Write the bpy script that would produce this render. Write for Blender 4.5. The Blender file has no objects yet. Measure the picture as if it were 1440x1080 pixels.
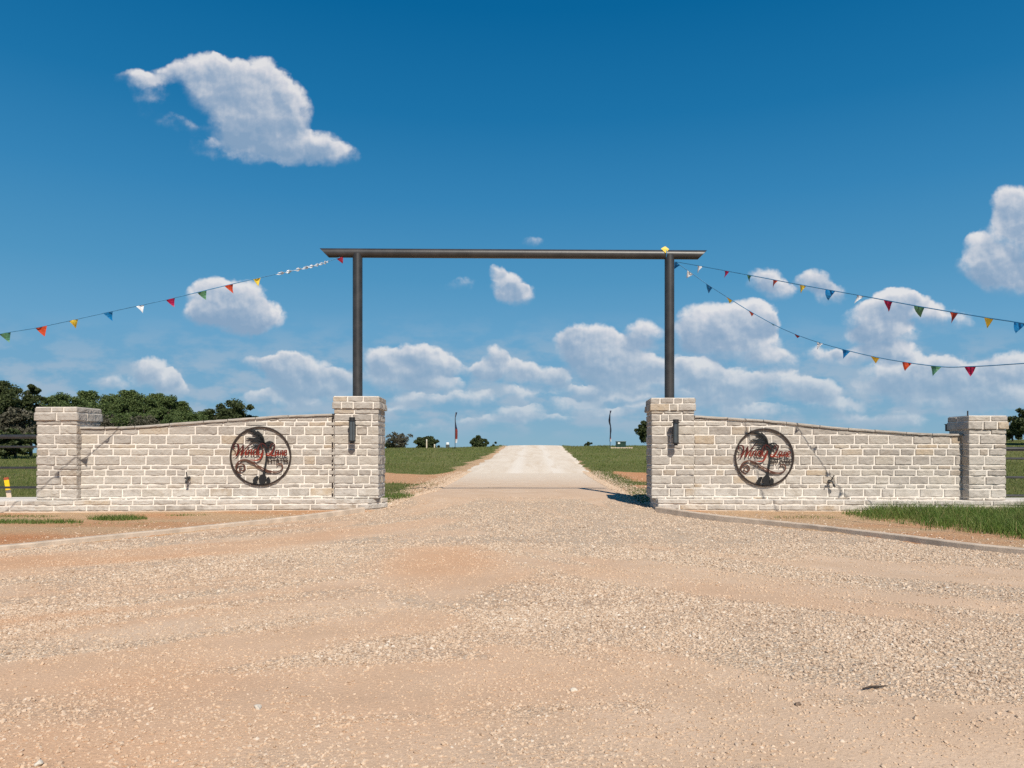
import bpy, bmesh, math, random
import numpy as np
from mathutils import Vector, Matrix

scene = bpy.context.scene
C = scene.collection
R = math.radians
random.seed(7)
rng = np.random.default_rng(11)

# ------------------------------------------------------------------ camera
CAM_Z = 1.23
F_PX, X0, Y0 = 1040.0, 745.0, 636.0          # focal length and vanishing point in photo pixels
cd = bpy.data.cameras.new('camera')
cam = bpy.data.objects.new('camera', cd); C.objects.link(cam)
cam.location = (0, 0, CAM_Z); cam.rotation_euler = (R(90), 0, 0)
cd.sensor_width = 36; cd.lens = F_PX / 1440 * 36
cd.shift_x = -(X0 - 720) / 1440; cd.shift_y = (Y0 - 540) / 1440
cd.clip_start = 0.05; cd.clip_end = 12000
scene.camera = cam
def at(px, py, d):                            # a photo direction at a real distance d -> world point
    return Vector(((px - X0) * d / F_PX, d, CAM_Z - (py - Y0) * d / F_PX))

# ------------------------------------------------------------------ view, sun, sky
vs = scene.view_settings
vs.view_transform = 'Standard'; vs.look = 'None'; vs.gamma = 1; vs.use_curve_mapping = False
vs.exposure = 0.40
EXPO = 2 ** 0.40
scene.cycles.use_denoising = False
scene.cycles.max_bounces = 6
scene.cycles.transparent_max_bounces = 8

SUN = Vector((0.29, -1.0, 0.98)).normalized()
sl = bpy.data.lights.new('sun', 'SUN'); so = bpy.data.objects.new('sun', sl); C.objects.link(so)
sl.energy = 4.0; sl.angle = R(0.53); sl.color = (1.0, 0.93, 0.82)
so.rotation_euler = SUN.to_track_quat('Z', 'Y').to_euler(); so.location = (6, -20, 25)

world = bpy.data.worlds.new('World'); scene.world = world; world.use_nodes = True
nt = world.node_tree; N = nt.nodes; L = nt.links; N.clear()
def nd(t, tree=None, **kw):
    n = (tree or nt).nodes.new(t)
    for k, v in kw.items(): setattr(n, k, v)
    return n
def lin(c):                                   # sRGB 0-255 -> linear
    return tuple((v / 12.92 if v <= .04045 else ((v + .055) / 1.055) ** 2.4) for v in (x / 255 for x in c))
def M(op, a, b=None, c=None, clamp=False, tree=None):
    n = nd('ShaderNodeMath', tree, operation=op, use_clamp=clamp); l = (tree or nt).links
    for i, v in enumerate((a, b, c)):
        if v is None: continue
        if isinstance(v, (int, float)): n.inputs[i].default_value = v
        else: l.new(v, n.inputs[i])
    return n.outputs[0]
def VM(op, a, b=None, tree=None, out=0):
    n = nd('ShaderNodeVectorMath', tree, operation=op); l = (tree or nt).links
    for i, v in enumerate((a, b)):
        if v is None: continue
        if isinstance(v, (tuple, list)): n.inputs[i].default_value = v
        else: l.new(v, n.inputs[i])
    return n.outputs[out]
def MR(v, a, b, c=0.0, d=1.0, tree=None, smooth=True):
    n = nd('ShaderNodeMapRange', tree, interpolation_type='SMOOTHSTEP' if smooth else 'LINEAR')
    n.inputs[1].default_value = a; n.inputs[2].default_value = b
    n.inputs[3].default_value = c; n.inputs[4].default_value = d
    (tree or nt).links.new(v, n.inputs[0]); return n.outputs[0]
def MIX(f, a, b, tree=None):
    n = nd('ShaderNodeMix', tree, data_type='RGBA'); l = (tree or nt).links
    for i, v in ((0, f), (6, a), (7, b)):
        if isinstance(v, (int, float)): n.inputs[i].default_value = v
        elif isinstance(v, (tuple, list)): n.inputs[i].default_value = (*v[:3], 1)
        else: l.new(v, n.inputs[i])
    return n.outputs[2]
def NOISE(vec, scale, detail=2, rough=.5, dim='3D', tree=None, out=0, lac=2.0):
    n = nd('ShaderNodeTexNoise', tree, noise_dimensions=dim)
    n.inputs['Scale'].default_value = scale; n.inputs['Detail'].default_value = detail
    n.inputs['Roughness'].default_value = rough; n.inputs['Lacunarity'].default_value = lac
    if vec is not None: (tree or nt).links.new(vec, n.inputs['Vector'])
    return n.outputs[out]
def RAMP(fac, stops, tree=None, interp='LINEAR'):
    n = nd('ShaderNodeValToRGB', tree); e = n.color_ramp.elements; n.color_ramp.interpolation = interp
    while len(e) < len(stops): e.new(.5)
    for el, (p, c) in zip(e, stops): el.position = p; el.color = (*c[:3], 1)
    (tree or nt).links.new(fac, n.inputs[0]); return n.outputs[0]

SKY_STRENGTH = 0.1
KS = 1 / (SKY_STRENGTH * EXPO)             # sky colours below are as seen at this exposure
sky = nd('ShaderNodeTexSky', sky_type='NISHITA', sun_disc=False)
sky.sun_elevation = math.asin(SUN.z); sky.sun_rotation = math.atan2(SUN.x, SUN.y)
sky.altitude = 100; sky.air_density = 1.0; sky.dust_density = .6; sky.ozone_density = 2.5
tc = nd('ShaderNodeTexCoord')
sep = nd('ShaderNodeSeparateXYZ'); L.new(tc.outputs['Generated'], sep.inputs[0])
dx, dy, dz = sep.outputs
ysafe = M('MAXIMUM', dy, 0.02)
u = M('DIVIDE', dx, ysafe); v = M('DIVIDE', dz, ysafe)
cmb = nd('ShaderNodeCombineXYZ'); L.new(u, cmb.inputs[0]); L.new(v, cmb.inputs[1])
uv = cmb.outputs[0]
# clear-sky colour by elevation (the deep polarised blue of the day), over the physical sky
g = lambda c, k=1.0: tuple(k * x * KS for x in lin(c))
elev = M('ARCSINE', dz)
ramp_in = MR(elev, 0.0, 0.9, smooth=False)
gain = 10.0
cs = lambda c: lin(c)
ramp = RAMP(ramp_in, [(0.0, cs((140, 178, 198))), (.07, cs((120, 168, 199))), (.175, cs((101, 161, 200))), (.25, cs((78, 148, 192))),
                      (.36, cs((52, 131, 182))), (.47, cs((26, 114, 168))), (.60, cs((3, 99, 154))), (1.0, cs((0, 74, 132)))])
ramp_s = VM('SCALE', ramp); ramp_s.node.inputs['Scale'].default_value = KS
clear = MIX(0.985, sky.outputs[0], ramp_s)

# cumulus: soft lumps of vapour at fixed bearings and elevations, broken up by fractal noise
BLOBS = [  # bearing / elevation centre, half sizes (photo pixels), weight
 (236,104,26,15,.45),(276,99,42,22,.95),(310,122,48,36,1.1),(362,120,46,36,1.2),(388,150,46,44,1.2),(346,165,52,42,1.1),(372,188,56,36,1.0),(425,206,56,24,.8),(468,220,40,16,.75),
 (190,113,36,13,.42),(214,126,32,20,.46),(220,152,30,18,.34),(254,176,34,14,.38),(300,206,44,18,.36),(336,224,60,15,.36),
 (300,424,34,30,1.1),(338,430,44,34,1.2),(364,446,30,20,1.0),(284,446,30,18,.9),(325,448,60,18,.9),
 (700,377,15,12,.7),(714,398,25,22,1.0),(724,414,27,16,1.0),(648,399,26,13,.42),(752,337,11,11,.36),
 (207,519,25,18,.95),(224,535,28,16,.95),(244,545,20,12,.9),(165,540,38,12,.4),
 (394,516,28,20,1.1),(364,508,24,11,.7),(420,526,42,28,1.1),(460,538,36,20,1.1),(436,549,54,14,.9),
 (385,561,44,13,.8),(428,566,26,9,.7),
 (539,511,27,20,1.0),(586,506,32,18,1.1),(605,520,46,20,.9),(562,532,52,24,.9),(612,544,40,12,1.0),(630,520,22,12,.6),
 (590,565,44,11,.7),(660,562,38,12,.6),(560,576,30,8,.5),
 (696,501,18,16,.9),(707,520,40,18,1.0),(680,527,26,13,.9),(760,532,28,18,1.0),(786,530,18,15,.8),
 (822,479,42,28,1.2),(800,492,30,28,1.0),(846,502,42,30,1.1),(880,522,52,22,1.0),(932,522,42,18,.9),(905,541,66,15,.8),
 (906,473,28,22,.9),(893,492,26,18,.7),
 (1000,456,42,30,1.0),(1048,458,42,32,1.2),(975,478,32,26,.9),(1032,490,64,28,1.0),(1076,453,24,24,1.0),
 (1074,391,26,17,.8),(1090,406,24,17,.7),(1146,394,28,18,.9),(1170,410,28,15,.8),
 (1256,429,34,22,1.0),(1234,450,40,28,1.0),(1240,476,46,23,1.0),(1312,450,50,18,.8),(1286,430,22,14,.7),
 (1430,298,36,34,1.1),(1440,340,56,50,1.1),(1390,372,40,26,.9),(1424,390,52,24,1.0),(1376,346,20,18,.6),
 (1160,500,32,15,.9),(1210,496,42,13,.8),(1262,501,32,13,.9),
 (1282,530,72,26,1.0),(1342,532,62,26,1.1),(1424,516,50,24,1.1),(1250,552,62,22,.8),(1404,552,62,26,1.0),(1330,562,74,22,.8),
 (1030,546,52,22,.9),(1100,546,52,22,.8),(1142,549,36,18,1.0),(1172,570,42,15,.8),(1090,512,32,18,.8),(980,531,42,20,1.0),(1000,561,54,17,.8),
 (730,581,38,12,.8),(806,571,48,13,.8),(690,590,34,8,.5),(856,582,44,9,.7),(770,590,44,8,.5),(640,594,36,7,.5),(910,575,44,10,.6),(600,600,40,6,.4),(740,556,50,12,.6),
 (820,548,44,11,.7),(1060,580,60,12,.7),(1230,590,70,12,.7),(470,574,40,8,.5),(860,560,60,10,.6),
]
w1 = NOISE(uv, 9, 3, .55, '2D', out=1); w2 = NOISE(uv, 34, 3, .6, '2D', out=1)
wa = VM('SCALE', VM('SUBTRACT', w1, (.5, .5, .5))); wa.node.inputs['Scale'].default_value = .030
wb = VM('SCALE', VM('SUBTRACT', w2, (.5, .5, .5))); wb.node.inputs['Scale'].default_value = .016
uvw = VM('MULTIPLY', VM('ADD', VM('ADD', uv, wa), wb), (1, 1, 0))
state = uvw; Hsum = None; Wsum = None                      # state carries (bearing, elevation, summed density)
for (cx, cy, rx, ry, s) in BLOBS:
    c = ((cx - X0) / F_PX, (Y0 - cy) / F_PX, 0)
    q = VM('MULTIPLY', VM('SUBTRACT', state, c), (F_PX / (rx * 1.28), F_PX / (ry * 1.28), 0))
    d2 = VM('DOT_PRODUCT', q, q, out=1)
    f = M('MULTIPLY', M('SUBTRACT', 1.0, d2, clamp=True), s)
    sp = nd('ShaderNodeSeparateXYZ'); L.new(q, sp.inputs[0])
    f2 = M('MULTIPLY', f, f); Wsum = f2 if Wsum is None else M('ADD', Wsum, f2)
    hh = M('MULTIPLY_ADD', sp.outputs[0], .25, sp.outputs[1])
    Hsum = M('MULTIPLY', f2, hh) if Hsum is None else M('MULTIPLY_ADD', f2, hh, Hsum)
    cf = nd('ShaderNodeCombineXYZ'); L.new(f, cf.inputs[2])
    state = VM('ADD', state, cf.outputs[0])
sp = nd('ShaderNodeSeparateXYZ'); L.new(state, sp.inputs[0]); Fsum = sp.outputs[2]
n1 = NOISE(uv, 20, 9, .61, '2D')
n3 = NOISE(uv, 8, 4, .5, '2D')
r1 = NOISE(uv, 17, 4, .5, '2D'); r2 = NOISE(VM('ADD', uv, (.007, .011, 0)), 17, 4, .5, '2D')
fb = M('ADD', M('MULTIPLY', M('SUBTRACT', n1, .5), 1.65), M('MULTIPLY', M('SUBTRACT', n3, .5), .9))
Fs = M('MINIMUM', Fsum, 1.5)
dens = M('ADD', Fs, M('MULTIPLY', fb, M('MINIMUM', M('MULTIPLY', Fsum, 2.0), .75)))
Hn = M('DIVIDE', Hsum, M('MAXIMUM', Wsum, .004))
soft = MR(Hn, .45, -.45, .52, 1.15)             # crisp billowing tops, melting bases
al = M('DIVIDE', M('SUBTRACT', dens, .16), soft, clamp=True)
alpha = M('MULTIPLY', M('MULTIPLY', al, al), M('SUBTRACT', 3.0, M('MULTIPLY', al, 2.0)))
# far banks of thin cloud low over the horizon
lowm = M('MULTIPLY', MR(v, .012, .045), MR(v, .20, .08))
uvs = VM('MULTIPLY', uv, (1.0, 2.4, 1))
nl = NOISE(uvs, 17, 8, .55, '2D')
lowd = M('MULTIPLY', MR(nl, .36, .66), lowm)
front = MR(dy, .02, .12)
r3 = NOISE(uv, 40, 5, .55, '2D'); r4 = NOISE(VM('ADD', uv, (.003, .005, 0)), 40, 5, .55, '2D')
relief = M('ADD', M('MULTIPLY', M('SUBTRACT', r1, r2), 1.5), M('MULTIPLY', M('SUBTRACT', r3, r4), .9))
thick = MR(Fs, .4, 1.5, -.06, .42)
lit = M('SUBTRACT', M('ADD', M('MULTIPLY', Hn, 1.0), relief), thick)
lit = MR(lit, -.80, .50, smooth=False)
ccol = RAMP(lit, [(0, lin((138, 164, 192))), (.28, lin((160, 178, 200))), (.55, lin((193, 201, 213))), (.8, lin((216, 217, 223))), (1, lin((233, 231, 231)))])
ccol = VM('SCALE', ccol); ccol.node.inputs['Scale'].default_value = KS
low_col = tuple(x * KS for x in lin((164, 184, 203)))
hazec = tuple(x * KS for x in lin((146, 180, 203)))
ccol = MIX(MR(v, .19, .0, 0, .62), ccol, hazec)
skyc = MIX(M('MULTIPLY', M('MULTIPLY', lowd, front), .78), clear, low_col)
skyc = MIX(M('MULTIPLY', M('MULTIPLY', alpha, front), .90), skyc, ccol)
bg = nd('ShaderNodeBackground'); bg.inputs[1].default_value = SKY_STRENGTH
L.new(skyc, bg.inputs[0])
wo = nd('ShaderNodeOutputWorld'); L.new(bg.outputs[0], wo.inputs[0])
world.cycles.sampling_method = 'MANUAL'; world.cycles.sample_map_resolution = 512

# ------------------------------------------------------------------ helpers
def mesh_np(name, V, F, mats, parent=None, midx=None, smooth=False, attrs=None):
    me = bpy.data.meshes.new(name)
    V = np.asarray(V, dtype=np.float32)
    if isinstance(F, np.ndarray):
        k = F.shape[1]; n = len(F)
        me.vertices.add(len(V)); me.vertices.foreach_set('co', V.ravel())
        me.loops.add(n * k); me.loops.foreach_set('vertex_index', F.astype(np.int32).ravel())
        me.polygons.add(n); me.polygons.foreach_set('loop_start', np.arange(0, n * k, k, dtype=np.int32))
        me.update(calc_edges=True)
    else:
        me.from_pydata([tuple(p) for p in V.tolist()], [], F)
    for m in (mats if isinstance(mats, (list, tuple)) else [mats]): me.materials.append(m)
    if midx is not None: me.polygons.foreach_set('material_index', np.asarray(midx, dtype=np.int32))
    if smooth: me.polygons.foreach_set('use_smooth', np.ones(len(me.polygons), dtype=bool))
    for an, (ty, arr) in (attrs or {}).items():
        a = me.attributes.new(an, ty, 'POINT')
        a.data.foreach_set('vector' if ty == 'FLOAT_VECTOR' else 'value', np.asarray(arr, dtype=np.float32 if ty != 'INT' else np.int32).ravel())
    me.validate(); me.update()
    o = bpy.data.objects.new(name, me); C.objects.link(o)
    if parent is not None: o.parent = parent
    return o
class MB:                                     # collects shapes into ONE mesh
    def __init__(s): s.V = []; s.F = []; s.I = []
    def add(s, V, F, mi=0):
        b = len(s.V); s.V += [tuple(p) for p in V]; s.F += [tuple(i + b for i in f) for f in F]; s.I += [mi] * len(F)
    def box(s, lo, hi, mi=0, mat=None, bev=0.0):
        x0, y0, z0 = lo; x1, y1, z1 = hi
        if bev:
            bm = bmesh.new(); bmesh.ops.create_cube(bm, size=1)
            for w in bm.verts: w.co = Vector(((x0 + x1) / 2 + w.co.x * (x1 - x0), (y0 + y1) / 2 + w.co.y * (y1 - y0), (z0 + z1) / 2 + w.co.z * (z1 - z0)))
            bmesh.ops.bevel(bm, geom=bm.edges[:], offset=bev, segments=2, affect='EDGES', profile=.5)
            V = [w.co.copy() for w in bm.verts]; bm.verts.index_update(); F = [[w.index for w in f.verts] for f in bm.faces]; bm.free()
        else:
            V = [Vector(p) for p in ((x0, y0, z0), (x1, y0, z0), (x1, y1, z0), (x0, y1, z0), (x0, y0, z1), (x1, y0, z1), (x1, y1, z1), (x0, y1, z1))]
            F = [(0, 3, 2, 1), (4, 5, 6, 7), (0, 1, 5, 4), (1, 2, 6, 5), (2, 3, 7, 6), (3, 0, 4, 7)]
        if mat is not None: V = [mat @ w for w in V]
        s.add(V, F, mi)
    def tube(s, pts, rad, seg=10, mi=0, cap=True):
        pts = [Vector(p) for p in pts]; n = len(pts); rads = rad if isinstance(rad, (list, tuple)) else [rad] * n
        V = []; F = []; prev = None
        for i, p in enumerate(pts):
            t = (pts[min(i + 1, n - 1)] - pts[max(i - 1, 0)]).normalized()
            if prev is None:
                up = Vector((0, 0, 1)) if abs(t.z) < .9 else Vector((1, 0, 0)); a = t.cross(up).normalized()
            else: a = (prev - t * prev.dot(t)).normalized()
            prev = a; b = t.cross(a)
            for k in range(seg):
                th = 2 * math.pi * k / seg; V.append(p + (a * math.cos(th) + b * math.sin(th)) * rads[i])
        for i in range(n - 1):
            for k in range(seg):
                k2 = (k + 1) % seg; F.append((i * seg + k, i * seg + k2, (i + 1) * seg + k2, (i + 1) * seg + k))
        if cap: F.append(tuple(range(seg - 1, -1, -1))); F.append(tuple((n - 1) * seg + k for k in range(seg)))
        s.add(V, F, mi)
    def plate(s, poly, y0, y1, mi=0):          # closed outline in the x-z plane, thickened along y
        n = len(poly); V = [(x, y0, z) for x, z in poly] + [(x, y1, z) for x, z in poly]
        F = [tuple(range(n)), tuple(range(2 * n - 1, n - 1, -1))] + [(i, i + n, (i + 1) % n + n, (i + 1) % n) for i in range(n)]
        s.add(V, F, mi)
    def stroke(s, pts, w, y0, y1, mi=0, sub=6): # a pen stroke of varying width as a thick ribbon
        P = catmull(pts, sub); n = len(P); W = np.interp(np.linspace(0, 1, n), np.linspace(0, 1, len(w)), w)
        A = []; B = []
        for i in range(n):
            t = P[min(i + 1, n - 1)] - P[max(i - 1, 0)]; t = t / (np.hypot(*t) + 1e-9); nn = np.array((-t[1], t[0]))
            A.append(P[i] + nn * W[i] / 2); B.append(P[i] - nn * W[i] / 2)
        V = []; F = []
        for a, b in zip(A, B): V += [(a[0], y0, a[1]), (b[0], y0, b[1]), (b[0], y1, b[1]), (a[0], y1, a[1])]
        for i in range(n - 1):
            for k in range(4): k2 = (k + 1) % 4; F.append((i * 4 + k, i * 4 + k2, i * 4 + 4 + k2, i * 4 + 4 + k))
        F.append((3, 2, 1, 0)); F.append(tuple((n - 1) * 4 + k for k in range(4)))
        s.add(V, F, mi)
    def build(s, name, mats, parent=None, smooth=False):
        o = mesh_np(name, np.array(s.V, dtype=np.float32), s.F, mats, parent, s.I, smooth)
        bm = bmesh.new(); bm.from_mesh(o.data); bmesh.ops.recalc_face_normals(bm, faces=bm.faces[:]); bm.to_mesh(o.data); bm.free()
        return o
def catmull(pts, sub=6):
    P = [np.array(p, float) for p in pts]
    if len(P) == 2: return [P[0] + (P[1] - P[0]) * t for t in np.linspace(0, 1, 3)]
    P = [2 * P[0] - P[1]] + P + [2 * P[-1] - P[-2]]; out = []
    for i in range(1, len(P) - 2):
        for k in range(sub):
            t = k / sub; a, b, c, d = P[i - 1:i + 3]
            out.append(.5 * ((2 * b) + (c - a) * t + (2 * a - 5 * b + 4 * c - d) * t * t + (3 * b - a - 3 * c + d) * t ** 3))
    out.append(P[-2]); return out
def tag(o, label=None, cat=None, group=None, kind=None):
    if label: o['label'] = label
    if cat: o['category'] = cat
    if group: o['group'] = group
    if kind: o['kind'] = kind
    return o
def thing(name, label, cat, loc=(0, 0, 0), rz=0.0, group=None):
    o = bpy.data.objects.new(name, None); C.objects.link(o); o.location = loc; o.rotation_euler = (0, 0, rz)
    o.empty_display_size = .2
    return tag(o, label, cat, group)
def copy_tree(o, parent=None):
    c = o.copy(); C.objects.link(c)
    if parent is not None: c.parent = parent
    for ch in [x for x in C.objects if x.parent == o]: copy_tree(ch, c)
    return c
def hash2(ix, iy, seed):
    n = (ix.astype(np.int64) * 374761393 + iy.astype(np.int64) * 668265263 + seed * 1442695041) & 0xffffffff
    n = ((n ^ (n >> 13)) * 1274126177) & 0xffffffff
    return ((n ^ (n >> 16)) & 0xffffff) / float(0xffffff)
def vnoise(x, y, seed=0):
    x = np.asarray(x, float); y = np.asarray(y, float)
    ix = np.floor(x); iy = np.floor(y); fx = x - ix; fy = y - iy
    fx = fx * fx * (3 - 2 * fx); fy = fy * fy * (3 - 2 * fy)
    a = hash2(ix, iy, seed); b = hash2(ix + 1, iy, seed); c = hash2(ix, iy + 1, seed); d = hash2(ix + 1, iy + 1, seed)
    return (a * (1 - fx) + b * fx) * (1 - fy) + (c * (1 - fx) + d * fx) * fy
def fbm(x, y, oct=4, seed=0, gain=.5):
    s = 0; a = 1; t = 0
    for k in range(oct): s = s + a * vnoise(x * 2 ** k, y * 2 ** k, seed + 17 * k); t += a; a *= gain
    return s / t
def sstep(a, b, x):
    t = np.clip((np.asarray(x, float) - a) / (b - a), 0, 1); return t * t * (3 - 2 * t)

# ------------------------------------------------------------------ materials
def mat(name):
    m = bpy.data.materials.new(name); m.use_nodes = True
    t = m.node_tree; b = t.nodes['Principled BSDF']; return m, t, b
def simple(name, col, rough=.6, metal=0.0, var=.15, scale=8, bump=0.0, bscale=60, spec=.5):
    m, t, b = mat(name)
    co = nd('ShaderNodeTexCoord', t).outputs['Object']
    n = NOISE(co, scale, 5, .6, tree=t)
    dark = tuple(c * (1 - var) for c in col); light = tuple(min(1, c * (1 + var)) for c in col)
    t.links.new(MIX(MR(n, .3, .7, tree=t), dark, light, tree=t), b.inputs['Base Color'])
    b.inputs['Roughness'].default_value = rough; b.inputs['Metallic'].default_value = metal
    b.inputs['Specular IOR Level'].default_value = spec
    if bump:
        bp = nd('ShaderNodeBump', t); bp.inputs['Strength'].default_value = bump; bp.inputs['Distance'].default_value = .01
        t.links.new(NOISE(co, bscale, 4, .6, tree=t), bp.inputs['Height']); t.links.new(bp.outputs[0], b.inputs['Normal'])
    return m
def stone_mat():
    m, t, b = mat('chopped_limestone')
    geo = nd('ShaderNodeNewGeometry', t); co = nd('ShaderNodeTexCoord', t).outputs['Object']
    base = RAMP(geo.outputs['Random Per Island'], [(0, (.30, .265, .232)), (.2, (.40, .36, .318)), (.45, (.35, .313, .275)), (.7, (.45, .41, .362)), (.88, (.41, .36, .30)), (.93, (.43, .335, .235)), (1, (.31, .28, .255))], t)
    n = NOISE(co, 7, 6, .65, tree=t); n2 = NOISE(co, 45, 5, .7, tree=t)
    c = MIX(MR(n, .32, .68, 0, .35, tree=t), base, (.49, .45, .40), tree=t)
    c = MIX(MR(n2, .5, .75, 0, .45, tree=t), c, (.29, .255, .22), tree=t)
    c = MIX(MR(NOISE(co, 2.3, 3, .5, tree=t), .55, .75, 0, .22, tree=t), c, (.42, .33, .24), tree=t)
    sz = nd('ShaderNodeSeparateXYZ', t); t.links.new(co, sz.inputs[0])   # lime bloom low on the wall
    c = MIX(M('MULTIPLY', MR(sz.outputs[2], .95, .15, 0, .5, tree=t), MR(NOISE(co, 3.5, 5, .6, tree=t), .38, .62, tree=t), tree=t), c, (.60, .56, .51), tree=t)
    t.links.new(c, b.inputs['Base Color']); b.inputs['Roughness'].default_value = .95; b.inputs['Specular IOR Level'].default_value = .15
    bp = nd('ShaderNodeBump', t); bp.inputs['Strength'].default_value = 1.0; bp.inputs['Distance'].default_value = .012
    t.links.new(NOISE(co, 24, 8, .65, tree=t), bp.inputs['Height']); t.links.new(bp.outputs[0], b.inputs['Normal'])
    return m
STONE = stone_mat()
MORTAR = simple('pale_mortar', (.72, .66, .59), .95, var=.10, scale=12, bump=.4, bscale=90, spec=.1)
CONCRETE = simple('concrete', (.56, .45, .35), .9, var=.18, scale=4, bump=.4, bscale=50, spec=.2)
STEEL = simple('dark_grey_painted_steel', (.030, .028, .027), .44, .0, var=.32, scale=3.5, bump=.12, bscale=40, spec=.6)
BLACK = simple('black_metal', (.018, .017, .017), .5, .0, var=.2, spec=.5)
BROWNBLACK = simple('dark_bronze_metal', (.032, .020, .015), .5, .2, var=.3, scale=10)
RUST = None
# ------------------------------------------------------------------ terrain
_yk = [-400, 14.0, 15.2, 16.5, 18.5, 22, 30, 34, 39, 45, 57, 68, 79, 83, 88, 95, 120, 200, 320, 1000, 9000]
_zk = [-.0, .0, .03, .09, .19, .21, .22, .26, .40, .60, 1.01, 1.46, 1.90, 1.99, 2.0, 1.85, .9, -2.0, -5.0, -7.0, -7.0]
_yf = np.arange(-60, 340, .1); _zf = np.interp(_yf, _yk, _zk)
def _gs(z, s):
    k = int(s * 4 / .1); w = np.exp(-.5 * (np.arange(-k, k + 1) * .1 / s) ** 2); w /= w.sum()
    return np.convolve(np.pad(z, k, mode='edge'), w, 'valid')
_b = sstep(20, 32, _yf); _zs = _gs(_zf, .5) * (1 - _b) + _gs(_zf, 2.2) * _b
def base_z(y):
    y = np.asarray(y, float); return np.where(y < 330, np.interp(y, _yf, _zs), np.interp(y, _yk, _zk))
def terrain(x, y):
    x = np.asarray(x, float); y = np.asarray(y, float)
    c = np.interp(x, [-90, -60, -40, -16, -8, -3.4, 5, 13, 30, 53, 90], [.55, .75, 1.0, 1.55, 1.72, 1.92, 1.92, 1.86, 2.0, 2.45, 2.6]) / 1.92
    z = base_z(y) * (1 + (c - 1) * sstep(28, 75, y) * (base_z(y) > 0))
    off = np.abs(x - .3) - 3.2
    z = z + sstep(0, 3, off) * sstep(17, 22, y) * (fbm(x * .12, y * .12, 3, 5) - .5) * .22 * (1 - .6 * sstep(60, 90, y))
    z = z - sstep(0, 1.6, off) * sstep(5, 1.6, off) * sstep(17.5, 21, y) * .10
    z = z + sstep(9.5, 15, np.abs(x)) * sstep(8, 15, y) * .06
    return z
# edges of the gravel (kerbs in front of the gate, ragged verges behind it)
_ly = [-400, 3.6, 4.2, 5.5, 7.2, 9.3, 12.2, 15.1, 17.5, 19.8, 34, 57, 80, 110, 200]
_lx = [-60, -60, -22, -11.5, -8.2, -6.66, -5.05, -3.42, -3.2, -2.85, -3.2, -2.75, -2.55, -2.4, -2.4]
_rx = [60, 60, 20, 10.6, 7.4, 5.75, 4.42, 2.62, 2.55, 2.6, 2.85, 3.25, 3.45, 3.7, 3.7]
def edge_l(y): return np.interp(y, _ly, _lx)
def edge_r(y): return np.interp(y, _ly, _rx)
def inside(x, y, m=.5):
    y = np.asarray(y, float); ov = .25 * sstep(15.3, 16.2, y)
    d = np.minimum(np.asarray(x) - edge_l(y), edge_r(y) - np.asarray(x)) + ov
    return sstep(0, m, d)
def tracks(x, y, sd):                         # wheel tracks sweeping out of the gateway to either side
    rl = np.hypot(x + 11.5, y - 17.5); al = np.arctan2(y - 17.5, x + 11.5); rr = np.hypot(x - 11.5, y - 17.5); ar = np.arctan2(y - 17.5, x - 11.5)
    l = fbm(rl * 1.5, al * 2.2, 4, sd); r = fbm(rr * 1.5, ar * 2.2, 4, sd + 5); w = sstep(-1.6, 1.6, x + .8)
    return l * (1 - w) + r * w
def bare(x, y):                               # where the gravel is worn down to packed dirt
    w = (fbm(x * .9 + 3, y * .9, 4, 21) - .5) * 1.3
    b = sstep(.45, .76, tracks(x, y, 3) + .10 * sstep(-.4, -3.5, x) - .05 * sstep(.5, 3, x) + .35 * (fbm(x * .5, y * .5, 3, 2) - .5))
    b = np.maximum(b, sstep(1.3, .5, np.hypot((x + 1.0 + (y - 8.3) * .12) / .75, (y - 8.3) / 1.9) + w))
    b = np.maximum(b, .95 * sstep(1.4, .4, np.hypot((x + .75) / 1.7, (y - 3.95 - .05 * x) / .45) + w * .9))
    b = np.maximum(b, .95 * sstep(1.4, .4, np.hypot((x - 1.6) / 2.3, (y - 3.35 + .06 * x) / .40) + w * .9))
    b = np.maximum(b, .55 * sstep(4.0, 3.3, y)); b = b * (.62 + .76 * fbm(x * 3.1, y * 3.1, 4, 23))
    b = np.clip(b, 0, 1) * (1 - .3 * sstep(10, 15, y))
    return b * (1 - sstep(16, 19, y)) + .75 * sstep(16, 19, y)
def orange(x, y):
    o = .55 * sstep(1.0, -4.5, x) * sstep(.36, .62, tracks(x, y, 41)) + .35 * sstep(.48, .72, fbm(x * .5, y * .5, 3, 9))
    o = np.maximum(o, .8 * sstep(1.4, .3, np.hypot((x + 1.0 + (y - 8.3) * .12) / .8, (y - 8.5) / 1.8) + .5 * (fbm(x * 1.5, y * 1.5, 3, 6) - .5)))
    return np.clip(o * (1 - .9 * sstep(13, 19, y)) - .25 * sstep(1.5, 4, x), 0, 1)
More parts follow.
